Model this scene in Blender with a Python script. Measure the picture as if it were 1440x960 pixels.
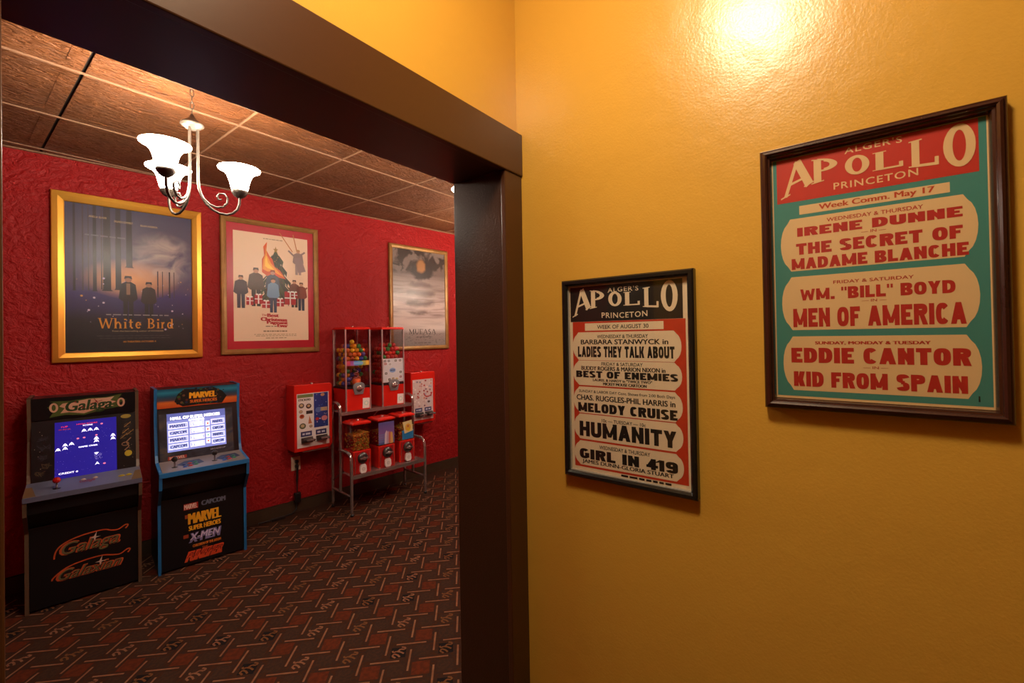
import bpy, math, random
from mathutils import Vector, Matrix
S = bpy.context.scene
for o in list(bpy.data.objects): bpy.data.objects.remove(o)
R = math.radians
random.seed(7)

# ------------------------------------------------------------------ camera, world, exposure
H = 1.44
cam = bpy.data.cameras.new('camera'); cam.sensor_width = 36.0; cam.lens = 36.0 * 621.84 / 1440.0
cam.shift_x = 0.0; cam.shift_y = -14.2 / 1440.0; cam.clip_start = 0.02
co = bpy.data.objects.new('camera', cam); S.collection.objects.link(co)
YAW, PIT, ROL = R(37.526), R(0.533), R(-0.979)
fw = Vector((math.cos(YAW)*math.cos(PIT), math.sin(YAW)*math.cos(PIT), math.sin(PIT)))
r0 = Vector((math.sin(YAW), -math.cos(YAW), 0)); u0 = r0.cross(fw)
rv = r0*math.cos(ROL) + u0*math.sin(ROL); uv = u0*math.cos(ROL) - r0*math.sin(ROL)
co.matrix_world = Matrix(((rv.x, uv.x, -fw.x, 0), (rv.y, uv.y, -fw.y, 0), (rv.z, uv.z, -fw.z, H), (0, 0, 0, 1)))
S.camera = co
wd = bpy.data.worlds.new('world'); S.world = wd; wd.use_nodes = True
wd.node_tree.nodes['Background'].inputs[0].default_value = (0.9, 0.6, 0.4, 1)
wd.node_tree.nodes['Background'].inputs[1].default_value = 0.0
S.view_settings.view_transform = 'Standard'; S.view_settings.look = 'None'
S.view_settings.exposure = 0.0; S.view_settings.gamma = 1.0; S.view_settings.use_curve_mapping = False
HALL_LAMP = 98.0            # emission of the hall ceiling lamp's glass dome
SHADE_GLOW = 72.0           # emission of the chandelier glass
BULB_W = 8.0               # watts of each chandelier bulb

# ------------------------------------------------------------------ materials
def lin(c):
    if isinstance(c, str):
        c = [int(c[i:i+2], 16)/255 for i in (0, 2, 4)]
        c = [x/12.92 if x <= .04045 else ((x+.055)/1.055)**2.4 for x in c]
    return (c[0], c[1], c[2], 1)
MATS = {}
def mat(name, col, rough=.5, metal=0, emit=0, bump=None, spec=.5, mix=None, coat=0, trans=0, alpha=1):
    if name in MATS: return MATS[name]
    m = bpy.data.materials.new(name); m.use_nodes = True; MATS[name] = m
    nt = m.node_tree; b = nt.nodes['Principled BSDF']; L = nt.links
    b.inputs['Base Color'].default_value = lin(col); b.inputs['Roughness'].default_value = rough
    b.inputs['Metallic'].default_value = metal; b.inputs['Specular IOR Level'].default_value = spec
    b.inputs['Coat Weight'].default_value = coat; b.inputs['Transmission Weight'].default_value = trans
    if emit: b.inputs['Emission Color'].default_value = lin(col); b.inputs['Emission Strength'].default_value = emit
    tc = nt.nodes.new('ShaderNodeTexCoord')
    if mix:                       # (colour 2, scale, contrast lo, hi, stretch)
        c2, sc, lo, hi = mix[:4]
        mp = nt.nodes.new('ShaderNodeMapping'); L.new(tc.outputs['Object'], mp.inputs[0])
        if len(mix) > 4: mp.inputs['Scale'].default_value = mix[4]
        n = nt.nodes.new('ShaderNodeTexNoise'); n.inputs['Scale'].default_value = sc; n.inputs['Detail'].default_value = 5
        L.new(mp.outputs[0], n.inputs['Vector'])
        r = nt.nodes.new('ShaderNodeValToRGB'); r.color_ramp.elements[0].position = lo; r.color_ramp.elements[1].position = hi
        r.color_ramp.elements[0].color = lin(col); r.color_ramp.elements[1].color = lin(c2)
        L.new(n.outputs['Fac'], r.inputs[0]); L.new(r.outputs[0], b.inputs['Base Color'])
    if bump:                      # list of (scale, strength, distance, detail, distortion, stretch)
        prev = None
        for bp in bump:
            mp = nt.nodes.new('ShaderNodeMapping'); L.new(tc.outputs['Object'], mp.inputs[0])
            if len(bp) > 5: mp.inputs['Scale'].default_value = bp[5]
            n = nt.nodes.new('ShaderNodeTexNoise'); n.inputs['Scale'].default_value = bp[0]
            n.inputs['Detail'].default_value = bp[3]; n.inputs['Distortion'].default_value = bp[4]
            L.new(mp.outputs[0], n.inputs['Vector'])
            k = nt.nodes.new('ShaderNodeBump'); k.inputs['Strength'].default_value = bp[1]; k.inputs['Distance'].default_value = bp[2]
            L.new(n.outputs['Fac'], k.inputs['Height'])
            if prev: L.new(prev.outputs[0], k.inputs['Normal'])
            prev = k
        L.new(prev.outputs[0], b.inputs['Normal'])
    return m
def glass(name, tint=(1, 1, 1), rough=.03, refl=1.0):
    m = bpy.data.materials.new(name); m.use_nodes = True; MATS[name] = m
    nt = m.node_tree; nt.nodes.clear(); L = nt.links
    out = nt.nodes.new('ShaderNodeOutputMaterial'); mx = nt.nodes.new('ShaderNodeMixShader')
    t = nt.nodes.new('ShaderNodeBsdfTransparent'); g = nt.nodes.new('ShaderNodeBsdfGlossy'); f = nt.nodes.new('ShaderNodeLayerWeight')
    t.inputs[0].default_value = (*tint, 1); g.inputs['Roughness'].default_value = rough; f.inputs[0].default_value = .5
    pw = nt.nodes.new('ShaderNodeMath'); pw.operation = 'POWER'; pw.inputs[1].default_value = 4.0; L.new(f.outputs['Facing'], pw.inputs[0])
    ma = nt.nodes.new('ShaderNodeMath'); ma.operation = 'MULTIPLY_ADD'; ma.inputs[1].default_value = .9; ma.inputs[2].default_value = .035; L.new(pw.outputs[0], ma.inputs[0])
    mu = nt.nodes.new('ShaderNodeMath'); mu.operation = 'MULTIPLY'; mu.inputs[1].default_value = refl
    L.new(ma.outputs[0], mu.inputs[0]); L.new(mu.outputs[0], mx.inputs[0]); L.new(t.outputs[0], mx.inputs[1]); L.new(g.outputs[0], mx.inputs[2]); L.new(mx.outputs[0], out.inputs[0])
    return m

YEL = mat('yellow_gloss_paint', (.70, .385, .055), .28, spec=.7, bump=[(9, .10, .02, 2, .3), (170, .12, .004, 3, .2)])
RED = mat('red_stucco', (.325, .0125, .0125), .5, bump=[(11, .55, .030, 4, 1.8), (30, .65, .014, 3, 1.3)], spec=.2)
TRIM = mat('brown_trim_paint', (.074, .026, .009), .33, bump=[(60, .04, .002, 3, .3)])
JAMB = mat('brown_jamb_paint', (.050, .020, .009), .30, spec=.35, bump=[(230, .3, .003, 3, .2, (1, 1, .8))])
BASE = mat('cove_base', (.055, .034, .018), .45)
CEIL = mat('plain_ceiling', (.75, .66, .50), .8)
TILE = mat('embossed_ceiling_tile', (.120, .042, .013), .5, spec=.22, mix=((.17, .062, .021), 7, .35, .7), bump=[(34, 1.0, .035, 3, 1.4, (.40, 1.5, 1)), (7, .4, .03, 2, .8)])
TEE = mat('ceiling_grid', (.30, .17, .10), .35)
GAP = mat('ceiling_gap', (.01, .006, .004), .9)
CARP = mat('carpet_base', (.050, .018, .008), .95, mix=((.034, .018, .013), 60, .4, .6), spec=.1)
CARP2 = mat('carpet_rust', (.105, .022, .008), .95, spec=.1, mix=((.075, .018, .008), 50, .4, .6))
CARP3 = mat('carpet_tan', (.24, .115, .06), .95, spec=.1, mix=((.19, .08, .04), 30, .4, .6))
CARP4 = mat('carpet_gold', (.15, .062, .022), .95, spec=.1)
CARP5 = mat('carpet_grey', (.036, .019, .013), .95, spec=.1, mix=((.050, .023, .013), 70, .4, .6))
CARP6 = mat('carpet_dark', (.012, .009, .009), .95, spec=.1)
GOLD = mat('gold_frame', (.80, .42, .06), .30, metal=.75)
GOLDW = mat('gilt_wood_frame', (.33, .17, .045), .38, metal=.35, mix=((.24, .12, .03), 14, .35, .7))
MAHO = mat('mahogany_frame', (.055, .016, .009), .25, coat=.3, mix=((.035, .010, .006), 22, .35, .7, (1, 1, .2)))
BLKF = mat('black_frame', (.012, .011, .011), .25)
LIP = mat('frame_lip', (.33, .30, .26), .3)
GLS = glass('picture_glass', refl=.9)
PLA = glass('clear_plastic', (.92, .92, .92), .06)
RPL = mat('red_enamel', (.62, .018, .010), .25, coat=.3)
RPD = mat('red_steel', (.42, .010, .010), .3)
CHR = mat('chrome', (.50, .46, .43), .22, metal=.8)
ALU = mat('aluminium', (.80, .77, .74), .3, metal=.8)
NICK = mat('aged_nickel', (.075, .060, .048), .42, metal=.4)
ZINC = mat('zinc_coin_plate', (.24, .24, .25), .4, metal=.3)
DZINC = mat('dark_coin_plate', (.10, .10, .10), .3, metal=.8)
BLK = mat('black_plastic', (.008, .008, .008), .4)
BLKL = mat('black_laminate', (.007, .007, .008), .33)
WHT = mat('white_card', (.80, .78, .74), .5)
ACR = glass('matte_acrylic', rough=.28, refl=.30)
CRM = mat('cream_card', (.78, .60, .40), .6)
IVO = mat('ivory_plastic', (.62, .50, .36), .4)
BLUE = mat('blue_edge', (.020, .16, .40), .35)
INK = {}
def ink(c, rough=.55, emit=0):
    k = (c, emit)
    if k not in INK: INK[k] = mat('ink_%s%s' % (c, '_lit' if emit else ''), c, rough, emit=emit)
    return INK[k]

# ------------------------------------------------------------------ mesh collector
C = S.collection
class G:
    def __init__(s): s.v = []; s.f = []; s.m = []; s.sm = []; s.mats = []
    def mi(s, m):
        if m not in s.mats: s.mats.append(m)
        return s.mats.index(m)
    def face(s, pts, m, smooth=False):
        i = len(s.v); s.v += [tuple(p) for p in pts]; s.f.append(list(range(i, i+len(pts)))); s.m.append(s.mi(m)); s.sm.append(smooth)
    def mesh(s, vs, fs, m, smooth=False):
        i = len(s.v); s.v += [tuple(p) for p in vs]; k = s.mi(m)
        for f in fs: s.f.append([i+j for j in f]); s.m.append(k); s.sm.append(smooth)
    def box(s, x0, x1, y0, y1, z0, z1, m):
        v = [(x, y, z) for z in (z0, z1) for y in (y0, y1) for x in (x0, x1)]
        s.mesh(v, [(0, 2, 3, 1), (4, 5, 7, 6), (0, 1, 5, 4), (2, 6, 7, 3), (0, 4, 6, 2), (1, 3, 7, 5)], m)
    def prism(s, poly, a, b, axis, m):      # poly in the two other axes, extruded a..b along axis
        def p(q, t):
            return (t, q[0], q[1]) if axis == 'x' else (q[0], t, q[1]) if axis == 'y' else (q[0], q[1], t)
        n = len(poly); v = [p(q, a) for q in poly] + [p(q, b) for q in poly]
        s.mesh(v, [tuple(range(n-1, -1, -1)), tuple(range(n, 2*n))] + [(i, (i+1) % n, n+(i+1) % n, n+i) for i in range(n)], m)
    def tube(s, pts, r, m, n=8, closed=False, caps=True):
        pts = [Vector(p) for p in pts]; rings = []; N = len(pts); up = None
        for i, p in enumerate(pts):
            a = pts[(i-1) % N] if (i or closed) else p; b = pts[(i+1) % N] if (i < N-1 or closed) else p
            t = (b-a).normalized()
            if up is None: up = Vector((0, 0, 1)) if abs(t.z) < .9 else Vector((1, 0, 0))
            x = (up - t*up.dot(t)).normalized(); y = t.cross(x); up = x
            rr = r[i] if isinstance(r, (list, tuple)) else r
            rings.append([p + (x*math.cos(2*math.pi*k/n) + y*math.sin(2*math.pi*k/n))*rr for k in range(n)])
        v = [q for g in rings for q in g]; fs = []
        for i in range(N if closed else N-1):
            j = (i+1) % N
            fs += [(i*n+k, i*n+(k+1) % n, j*n+(k+1) % n, j*n+k) for k in range(n)]
        s.mesh(v, fs, m, True)
        if caps and not closed:
            s.face(rings[0][::-1], m); s.face(rings[-1], m)
    def lathe(s, prof, m, n=24, c=(0, 0, 0), axis='z', smooth=True):
        v = []; fs = []
        for r, z in prof:
            for k in range(n):
                a = 2*math.pi*k/n; x, y = r*math.cos(a), r*math.sin(a)
                p = (x, y, z) if axis == 'z' else (x, -z, y)
                v.append((c[0]+p[0], c[1]+p[1], c[2]+p[2]))
        for i in range(len(prof)-1):
            fs += [(i*n+k, i*n+(k+1) % n, (i+1)*n+(k+1) % n, (i+1)*n+k) for k in range(n)]
        s.mesh(v, fs, m, smooth)
    def frame(s, w, h, prof, m, ms=None):   # mitred picture frame round the origin, prof = (inset, depth) list
        rings = []
        for t, d in prof:
            x, z = w/2-t, h/2-t; rings.append([(-x, -d, -z), (x, -d, -z), (x, -d, z), (-x, -d, z)])
        for i in range(len(prof)-1):
            mm = ms[i] if ms else m
            for k in range(4):
                j = (k+1) % 4; s.face([rings[i][k], rings[i][j], rings[i+1][j], rings[i+1][k]], mm)
    def build(s, name, parent=None, bevel=0, loc=None, fix=True, seg=2):
        me = bpy.data.meshes.new(name); me.from_pydata(s.v, [], s.f)
        for m in s.mats: me.materials.append(m)
        me.polygons.foreach_set('material_index', s.m); me.polygons.foreach_set('use_smooth', s.sm)
        me.update()
        o = bpy.data.objects.new(name, me); C.objects.link(o)
        if parent: o.parent = parent
        if loc: o.location = loc
        if bevel:
            b = o.modifiers.new('bevel', 'BEVEL'); b.width = bevel; b.segments = seg; b.limit_method = 'ANGLE'; b.angle_limit = R(40)
        return o
def rbox(x0, x1, y0, y1, z0, z1, m, name, parent, bevel=.003):
    g = G(); g.box(x0, x1, y0, y1, z0, z1, m); return g.build(name, parent, bevel)

def tag(o, label=None, cat=None, group=None, kind=None):
    if label: o['label'] = label
    if cat: o['category'] = cat
    if group: o['group'] = group
    if kind: o['kind'] = kind
    return o
def thing(name, label, cat, loc, rz=0, group=None):
    o = bpy.data.objects.new(name, None); C.objects.link(o); o.empty_display_size = .05
    o.location = loc; o.rotation_euler = (0, 0, rz); return tag(o, label, cat, group)
def struct(g, name, bevel=0): return tag(g.build(name, None, bevel), kind='structure')
def dup(root, loc, label, rz=None):
    r = root.copy(); C.objects.link(r); r.location = loc; r['label'] = label
    if rz is not None: r.rotation_euler = (0, 0, rz)
    for ch in list(root.children):
        c = ch.copy(); C.objects.link(c); c.parent = r
        for g in list(ch.children):
            d = g.copy(); C.objects.link(d); d.parent = c
    return r

# the red wall runs at a slight angle: u along it, d out of it
AW = R(-6.1)
EU = Vector((math.cos(AW), math.sin(AW), 0)); EN = Vector((math.sin(AW), -math.cos(AW), 0)); OW = Vector((0, 3.906, 0))
def W(u, d, z): return OW + EU*u + EN*d + Vector((0, 0, z))

# ------------------------------------------------------------------ lettering
TXT = {}
def glyphs(s, bold=.011, gap=1.0):
    k = (s, bold, gap)
    if k in TXT: return TXT[k]
    c = bpy.data.curves.new('lettering', 'FONT'); c.body = s; c.offset = bold; c.fill_mode = 'FRONT'; c.space_character = gap; c.resolution_u = 3
    o = bpy.data.objects.new('lettering', c); C.objects.link(o)
    dg = bpy.context.evaluated_depsgraph_get()
    me = bpy.data.meshes.new_from_object(o.evaluated_get(dg))
    v = [(p.co.x, p.co.y) for p in me.vertices]; f = [tuple(p.vertices) for p in me.polygons]
    bpy.data.objects.remove(o); bpy.data.curves.remove(c); bpy.data.meshes.remove(me)
    x0 = min(p[0] for p in v); x1 = max(p[0] for p in v); y0 = min(p[1] for p in v); y1 = max(p[1] for p in v)
    v = [((p[0]-x0)/(x1-x0), (p[1]-y0)/(y1-y0)) for p in v]
    TXT[k] = (v, f); return TXT[k]
# own serif letters: strokes (x0,y0,x1,y1,weight) w = 1 stem, .45 hair; arcs ('a',cx,cy,rx,ry,a0,a1); serifs ('s',x,y,halfwidth)
SER = {
'A': [(.10, 0, .50, 1, .5), (.50, 1, .90, 0, 1), (.25, .33, .75, .33, .5), ('s', .10, 0, .16), ('s', .90, 0, .18)],
'P': [(.2, 0, .2, 1, 1), ('a', .42, .74, .42, .25, -90, 90), (.2, .99, .42, .99, .5), (.2, .49, .42, .49, .5), ('s', .2, 0, .22), ('s', .14, 1, .14)],
'O': [('a', .5, .5, .42, .48, 0, 360)],
'L': [(.25, 0, .25, 1, 1), (.25, .04, .95, .04, .6), (.93, .0, .93, .28, .5), ('s', .25, 1, .22), ('s', .2, 0, .18)],
'W': [(.06, 1, .28, 0, 1), (.28, 0, .50, .9, .5), (.50, .9, .72, 0, 1), (.72, 0, .94, 1, .5), ('s', .06, 1, .12), ('s', .94, 1, .1), ('s', .5, .95, .08)],
'B': [(.2, 0, .2, 1, 1), ('a', .45, .75, .33, .23, -90, 90), ('a', .45, .27, .42, .25, -90, 90), (.2, .98, .45, .98, .5), (.2, .52, .45, .52, .5), (.2, .02, .45, .02, .5), ('s', .15, 0, .16), ('s', .15, 1, .16)],
'M': [(.14, 0, .14, 1, .5), (.14, 1, .5, .08, 1), (.5, .08, .86, 1, .5), (.86, 0, .86, 1, 1), ('s', .14, 0, .14), ('s', .86, 0, .15), ('s', .1, 1, .1), ('s', .88, 1, .12)],
'U': [(.18, .35, .18, 1, 1), (.84, .35, .84, 1, .5), ('a', .51, .36, .33, .34, 180, 360), ('s', .18, 1, .16), ('s', .84, 1, .13)],
'F': [(.22, 0, .22, 1, 1), (.22, .97, .88, .97, .5), (.22, .52, .68, .52, .5), (.86, .76, .86, 1, .5), ('s', .22, 0, .22), ('s', .18, 1, .16)],
'S': [('a', .5, .74, .34, .24, 30, 270), ('a', .5, .26, .36, .24, -150, 90)],
'h': [(.2, 0, .2, 1, 1), ('a', .5, .40, .28, .24, 0, 180), (.78, 0, .78, .42, 1), ('s', .2, 0, .18), ('s', .78, 0, .18), ('s', .12, 1, .12)],
'i': [(.5, 0, .5, .64, 1), (.5, .82, .5, .96, 1.3), ('s', .5, 0, .4), ('s', .38, .63, .26)],
't': [(.42, .14, .42, .9, 1), ('a', .66, .16, .24, .14, 180, 320), (.1, .62, .85, .62, .5)],
'e': [('a', .5, .32, .38, .31, 0, 320), (.14, .34, .88, .34, .5)],
'r': [(.3, 0, .3, .64, 1), ('a', .62, .40, .3, .22, 60, 170), ('s', .3, 0, .28), ('s', .2, .63, .18)],
'd': [(.76, 0, .76, 1, 1), ('a', .44, .32, .34, .31, 20, 340), ('s', .86, 0, .13), ('s', .66, 1, .14)],
}
def serif_glyph(ch, sw):
    out = []                                  # quads in the unit box
    def seg(a, b, k):
        dx, dy = b[0]-a[0], b[1]-a[1]; l = math.hypot(dx, dy) or 1; nx, ny = -dy/l, dx/l
        w = math.hypot(nx*sw, ny*sw*.62)*k/2; n = (nx*w, ny*w)
        return [(a[0]+n[0], a[1]+n[1]), (a[0]-n[0], a[1]-n[1]), (b[0]-n[0], b[1]-n[1]), (b[0]+n[0], b[1]+n[1])]
    for e in SER[ch]:
        if e[0] == 'a':
            _, cx, cy, rx, ry, a0, a1 = e; N = max(6, int(abs(a1-a0)/15)); hx, hy = sw*.5, sw*.27
            for i in range(N):
                t0, t1 = R(a0+(a1-a0)*i/N), R(a0+(a1-a0)*(i+1)/N)
                q = []
                for t, o in ((t0, 1), (t0, -1), (t1, -1), (t1, 1)):
                    q.append((cx+(rx-sw*.35+o*hx)*math.cos(t), cy+(ry-sw*.12+o*hy)*math.sin(t)))
                out.append(q)
        elif e[0] == 's':
            _, x, y, hw = e; t = .045
            out.append([(x-hw, y-(0 if y < .5 else t)), (x+hw, y-(0 if y < .5 else t)), (x+hw, y+(t if y < .5 else 0)), (x-hw, y+(t if y < .5 else 0))])
        else: out.append(seg(e[:2], e[2:4], e[4]))
    return out

# heavy wood-type block letters built from bars, diagonals and rings; a = stem, b = bar thickness
def block(ch, a, b):
    o = []
    def r(x0, x1, y0, y1): o.append([(x0, y0), (x1, y0), (x1, y1), (x0, y1)])
    def d(x0, y0, x1, y1, w): o.append([(x0, y0), (x0+w, y0), (x1+w, y1), (x1, y1)])
    def ring(cx, cy, rx, ry, a0, a1, A=a, B=b):
        N = max(5, int(abs(a1-a0)/15))
        for i in range(N):
            t0, t1 = R(a0+(a1-a0)*i/N), R(a0+(a1-a0)*(i+1)/N)
            def sq(c): return math.copysign(abs(c)**.78, c)
            o.append([(cx+x*sq(math.cos(t)), cy+y*sq(math.sin(t))) for t, x, y in ((t0, rx, ry), (t1, rx, ry), (t1, rx-A, ry-B), (t0, rx-A, ry-B))])
    if ch in 'BDEFHKLMNPRU': r(0, a, (.3 if ch == 'U' else 0), 1)
    if ch in 'HMNU': r(1-a, 1, (.3 if ch == 'U' else 0), 1)
    if ch == 'A': d(0, 0, .5-a*.5, 1, a); d(1-a, 0, .5-a*.5, 1, a); r(a*.8, 1-a*.8, .20, .20+b*.9)
    if ch == 'B': ring(.5, .74, .46, .26, -90, 90); ring(.5, .27, .5, .27, -90, 90); r(0, .5, 1-b, 1); r(0, .5, 0, b); r(0, .55, .5-b*.35, .5+b*.45)
    if ch == 'C': ring(.5, .5, .5, .5, 38, 322)
    if ch == 'D': ring(.4, .5, .6, .5, -90, 90); r(0, .4, 0, b); r(0, .4, 1-b, 1)
    if ch in 'EF': r(0, 1, 1-b, 1); r(0, .82, .5-b*.45, .5+b*.45)
    if ch in 'EL': r(0, 1, 0, b)
    if ch == 'G': ring(.5, .5, .5, .5, 40, 340); r(.55, 1, .38, .38+b*.8); r(1-a, 1, .12, .45)
    if ch == 'H': r(0, 1, .5-b/2, .5+b/2)
    if ch in 'I1': r(0, 1, 0, 1)
    if ch == '1': o.append([(0, .78), (0, 1), (-.7, .78), (-.7, .70)])
    if ch == 'K': d(a*.8, .38, 1-a*1.1, 1, a*1.1); d(1-a*1.1, 0, .28, .62, a*1.15)
    if ch == 'M': d(.5-a*.40, .12, 0, 1, a*.8); d(.5-a*.40, .12, 1-a*.8, 1, a*.8)
    if ch == 'N': d(1-a*.8, 0, 0, 1, a*.8)
    if ch == 'O': ring(.5, .5, .5, .5, 0, 360)
    if ch in 'PR': ring(.5, .72, .5, .28, -90, 90); r(0, .5, 1-b, 1); r(0, .5, .44, .44+b)
    if ch == 'R': d(1-a*.95, 0, .40, .46, a*1.0)
    if ch == 'S': ring(.5, .74, .5, .26, 12, 270); ring(.5, .26, .5, .26, -168, 90); r(.35, .65, .5-b*.42, .5+b*.42)
    if ch == 'T': r(.5-a/2, .5+a/2, 0, 1); r(0, 1, 1-b, 1)
    if ch == 'U': ring(.5, .34, .5, .34, 180, 360)
    if ch == 'V': d(.5-a/2, 0, 0, 1, a); d(.5-a/2, 0, 1-a, 1, a)
    if ch == 'W': d(.27-a*.4, 0, 0, 1, a*.8); d(.27-a*.4, 0, .5-a*.4, .9, a*.8); d(.73-a*.4, 0, .5-a*.4, .9, a*.8); d(.73-a*.4, 0, 1-a*.8, 1, a*.8)
    if ch == 'X': d(0, 0, 1-a, 1, a); d(1-a, 0, 0, 1, a)
    if ch == 'Y': r(.5-a/2, .5+a/2, 0, .48); d(.5-a/2, .40, 0, 1, a); d(.5-a/2, .40, 1-a, 1, a)
    if ch == '4': r(.82-a, .82, 0, 1); r(0, 1, .20, .20+b); d(0, .30, .82-a*.9, 1, a*.9)
    if ch == '9': ring(.5, .68, .5, .32, 0, 360); r(1-a, 1, .3, .7); ring(.5, .32, .5, .32, 200, 360)
    if ch == '.': r(0, 1, 0, b)
    if ch == '-': r(0, 1, .5-b/2, .5+b/2)
    if ch == '"': r(0, .38, .68, 1); r(.62, 1, .68, 1)
    return o
BWID = {'I': .0, '1': .0, 'M': 1.32, 'W': 1.5, 'E': .86, 'F': .84, 'L': .84, 'T': .92, 'S': .94, '.': 0., '"': .5, '-': .4, 'A': 1.08, 'C': .93}
def blockline(s, t, u0, u1, v0, v1, m, l=3, stem=.34, bar=.25, gap=.11, space=.42):
    W_ = lambda c: space if c == ' ' else (BWID.get(c, 1.0) or stem)
    tot = sum(W_(c) for c in t) + gap*(len(t)-1); x = u0; k = (u1-u0)/tot
    for n, c in enumerate(t):
        w = W_(c)*k
        if c != ' ':
            for i, q in enumerate(block(c, stem/W_(c), bar)): s.face([s.P(x+w*p[0], v1-(v1-v0)*p[1], l+.025*i) for p in q], m)
        x += w+gap*k

class Sheet(G):                               # flat printed matter in the XZ plane, facing -Y; layer lifts ink off the paper
    def __init__(s, x0, x1, z0, z1, y=0, norm=True):
        super().__init__(); s.x0, s.z1, s.w, s.h, s.y, s.norm = x0, z1, x1-x0, z1-z0, y, norm
        s.slope = None
    def P(s, u, v, l):                        # u right, v DOWN from the top, both 0..1
        return (s.x0+u*s.w, s.y-.00022*l, s.z1-v*s.h)
    def poly(s, pts, m, l=1): s.face([s.P(u, v, l) for u, v in pts][::-1], m)
    def rect(s, u0, u1, v0, v1, m, l=1): s.poly([(u0, v0), (u1, v0), (u1, v1), (u0, v1)], m, l)
    def disc(s, u, v, r, m, l=1, n=16, asp=None, ry=None):
        k = s.w/s.h; ry = ry if ry is not None else r*k
        s.poly([(u+r*math.cos(2*math.pi*i/n), v+ry*math.sin(2*math.pi*i/n)) for i in range(n)], m, l)
    def arc(s, u, v, ru, rv, a0, a1, t, m, l=1, n=18):
        for i in range(n):
            p = []
            for k, o in ((i, 1), (i+1, 1), (i+1, -1), (i, -1)):
                a = R(a0+(a1-a0)*k/n); p.append((u+(ru+o*t/2)*math.cos(a), v-(rv+o*t*.5*s.w/s.h)*math.sin(a)))
            s.poly(p, m, l)
    def line(s, pts, t, m, l=1):
        k = s.w/s.h
        for (a, b), (c, d) in zip(pts, pts[1:]):
            dx, dy = (c-a)*s.w, (d-b)*s.h; q = math.hypot(dx, dy) or 1; nx, ny = -dy/q*t*s.w/2/s.w, dx/q*t*s.w/2/s.h
            s.poly([(a+nx, b+ny), (a-nx, b-ny), (c-nx, d-ny), (c+nx, d+ny)], m, l)
    def text(s, t, u0, u1, v0, v1, m, l=2, bold=.011, gap=1.0, fat=0, shear=0, rise=0, tall=0):
        if 'M' in t and bold > 0: bold = 0; fat = max(fat, .0018)
        v, f = glyphs(t, bold, gap)
        for k in ((0,) if not fat else (-fat, 0, fat)):
            s.mesh([s.P(u0+(u1-u0)*x+k+shear*y, v1-(v1-v0)*y*(1+tall*x)-rise*x, l+(.3*k/abs(k) if k else 0)) for x, y in v], f, m)
    def glyph(s, ch, u0, u1, v0, v1, m, l=2, sw=.24, warp=None):
        for i, q in enumerate(serif_glyph(ch, sw)):
            s.face([s.P(*(warp(u0+(u1-u0)*x, v1-(v1-v0)*y) if warp else (u0+(u1-u0)*x, v1-(v1-v0)*y)), l+.06*i) for x, y in q], m)
    def bars(s, u0, u1, v0, v1, m, l=2, n=6):     # small print too fine to read
        q = random.Random(int(u0*997+v0*1999)); w = [q.uniform(.6, 1.6) for _ in range(n)]; k = (u1-u0)/(sum(w)+.3*(n-1)); x = u0
        for a in w: s.rect(x, x+a*k, v0, v1, m, l); x += (a+.3)*k
    def word(s, t, u0, u1, v0, v1, m, widths, l=2, sw=.24, gap=.12):
        tot = sum(widths[c] for c in t) + gap*(len(t)-1); x = u0; k = (u1-u0)/tot
        for c in t: s.glyph(c, x, x+widths[c]*k, v0, v1, m, l, sw/widths[c]*.8); x += (widths[c]+gap)*k

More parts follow.
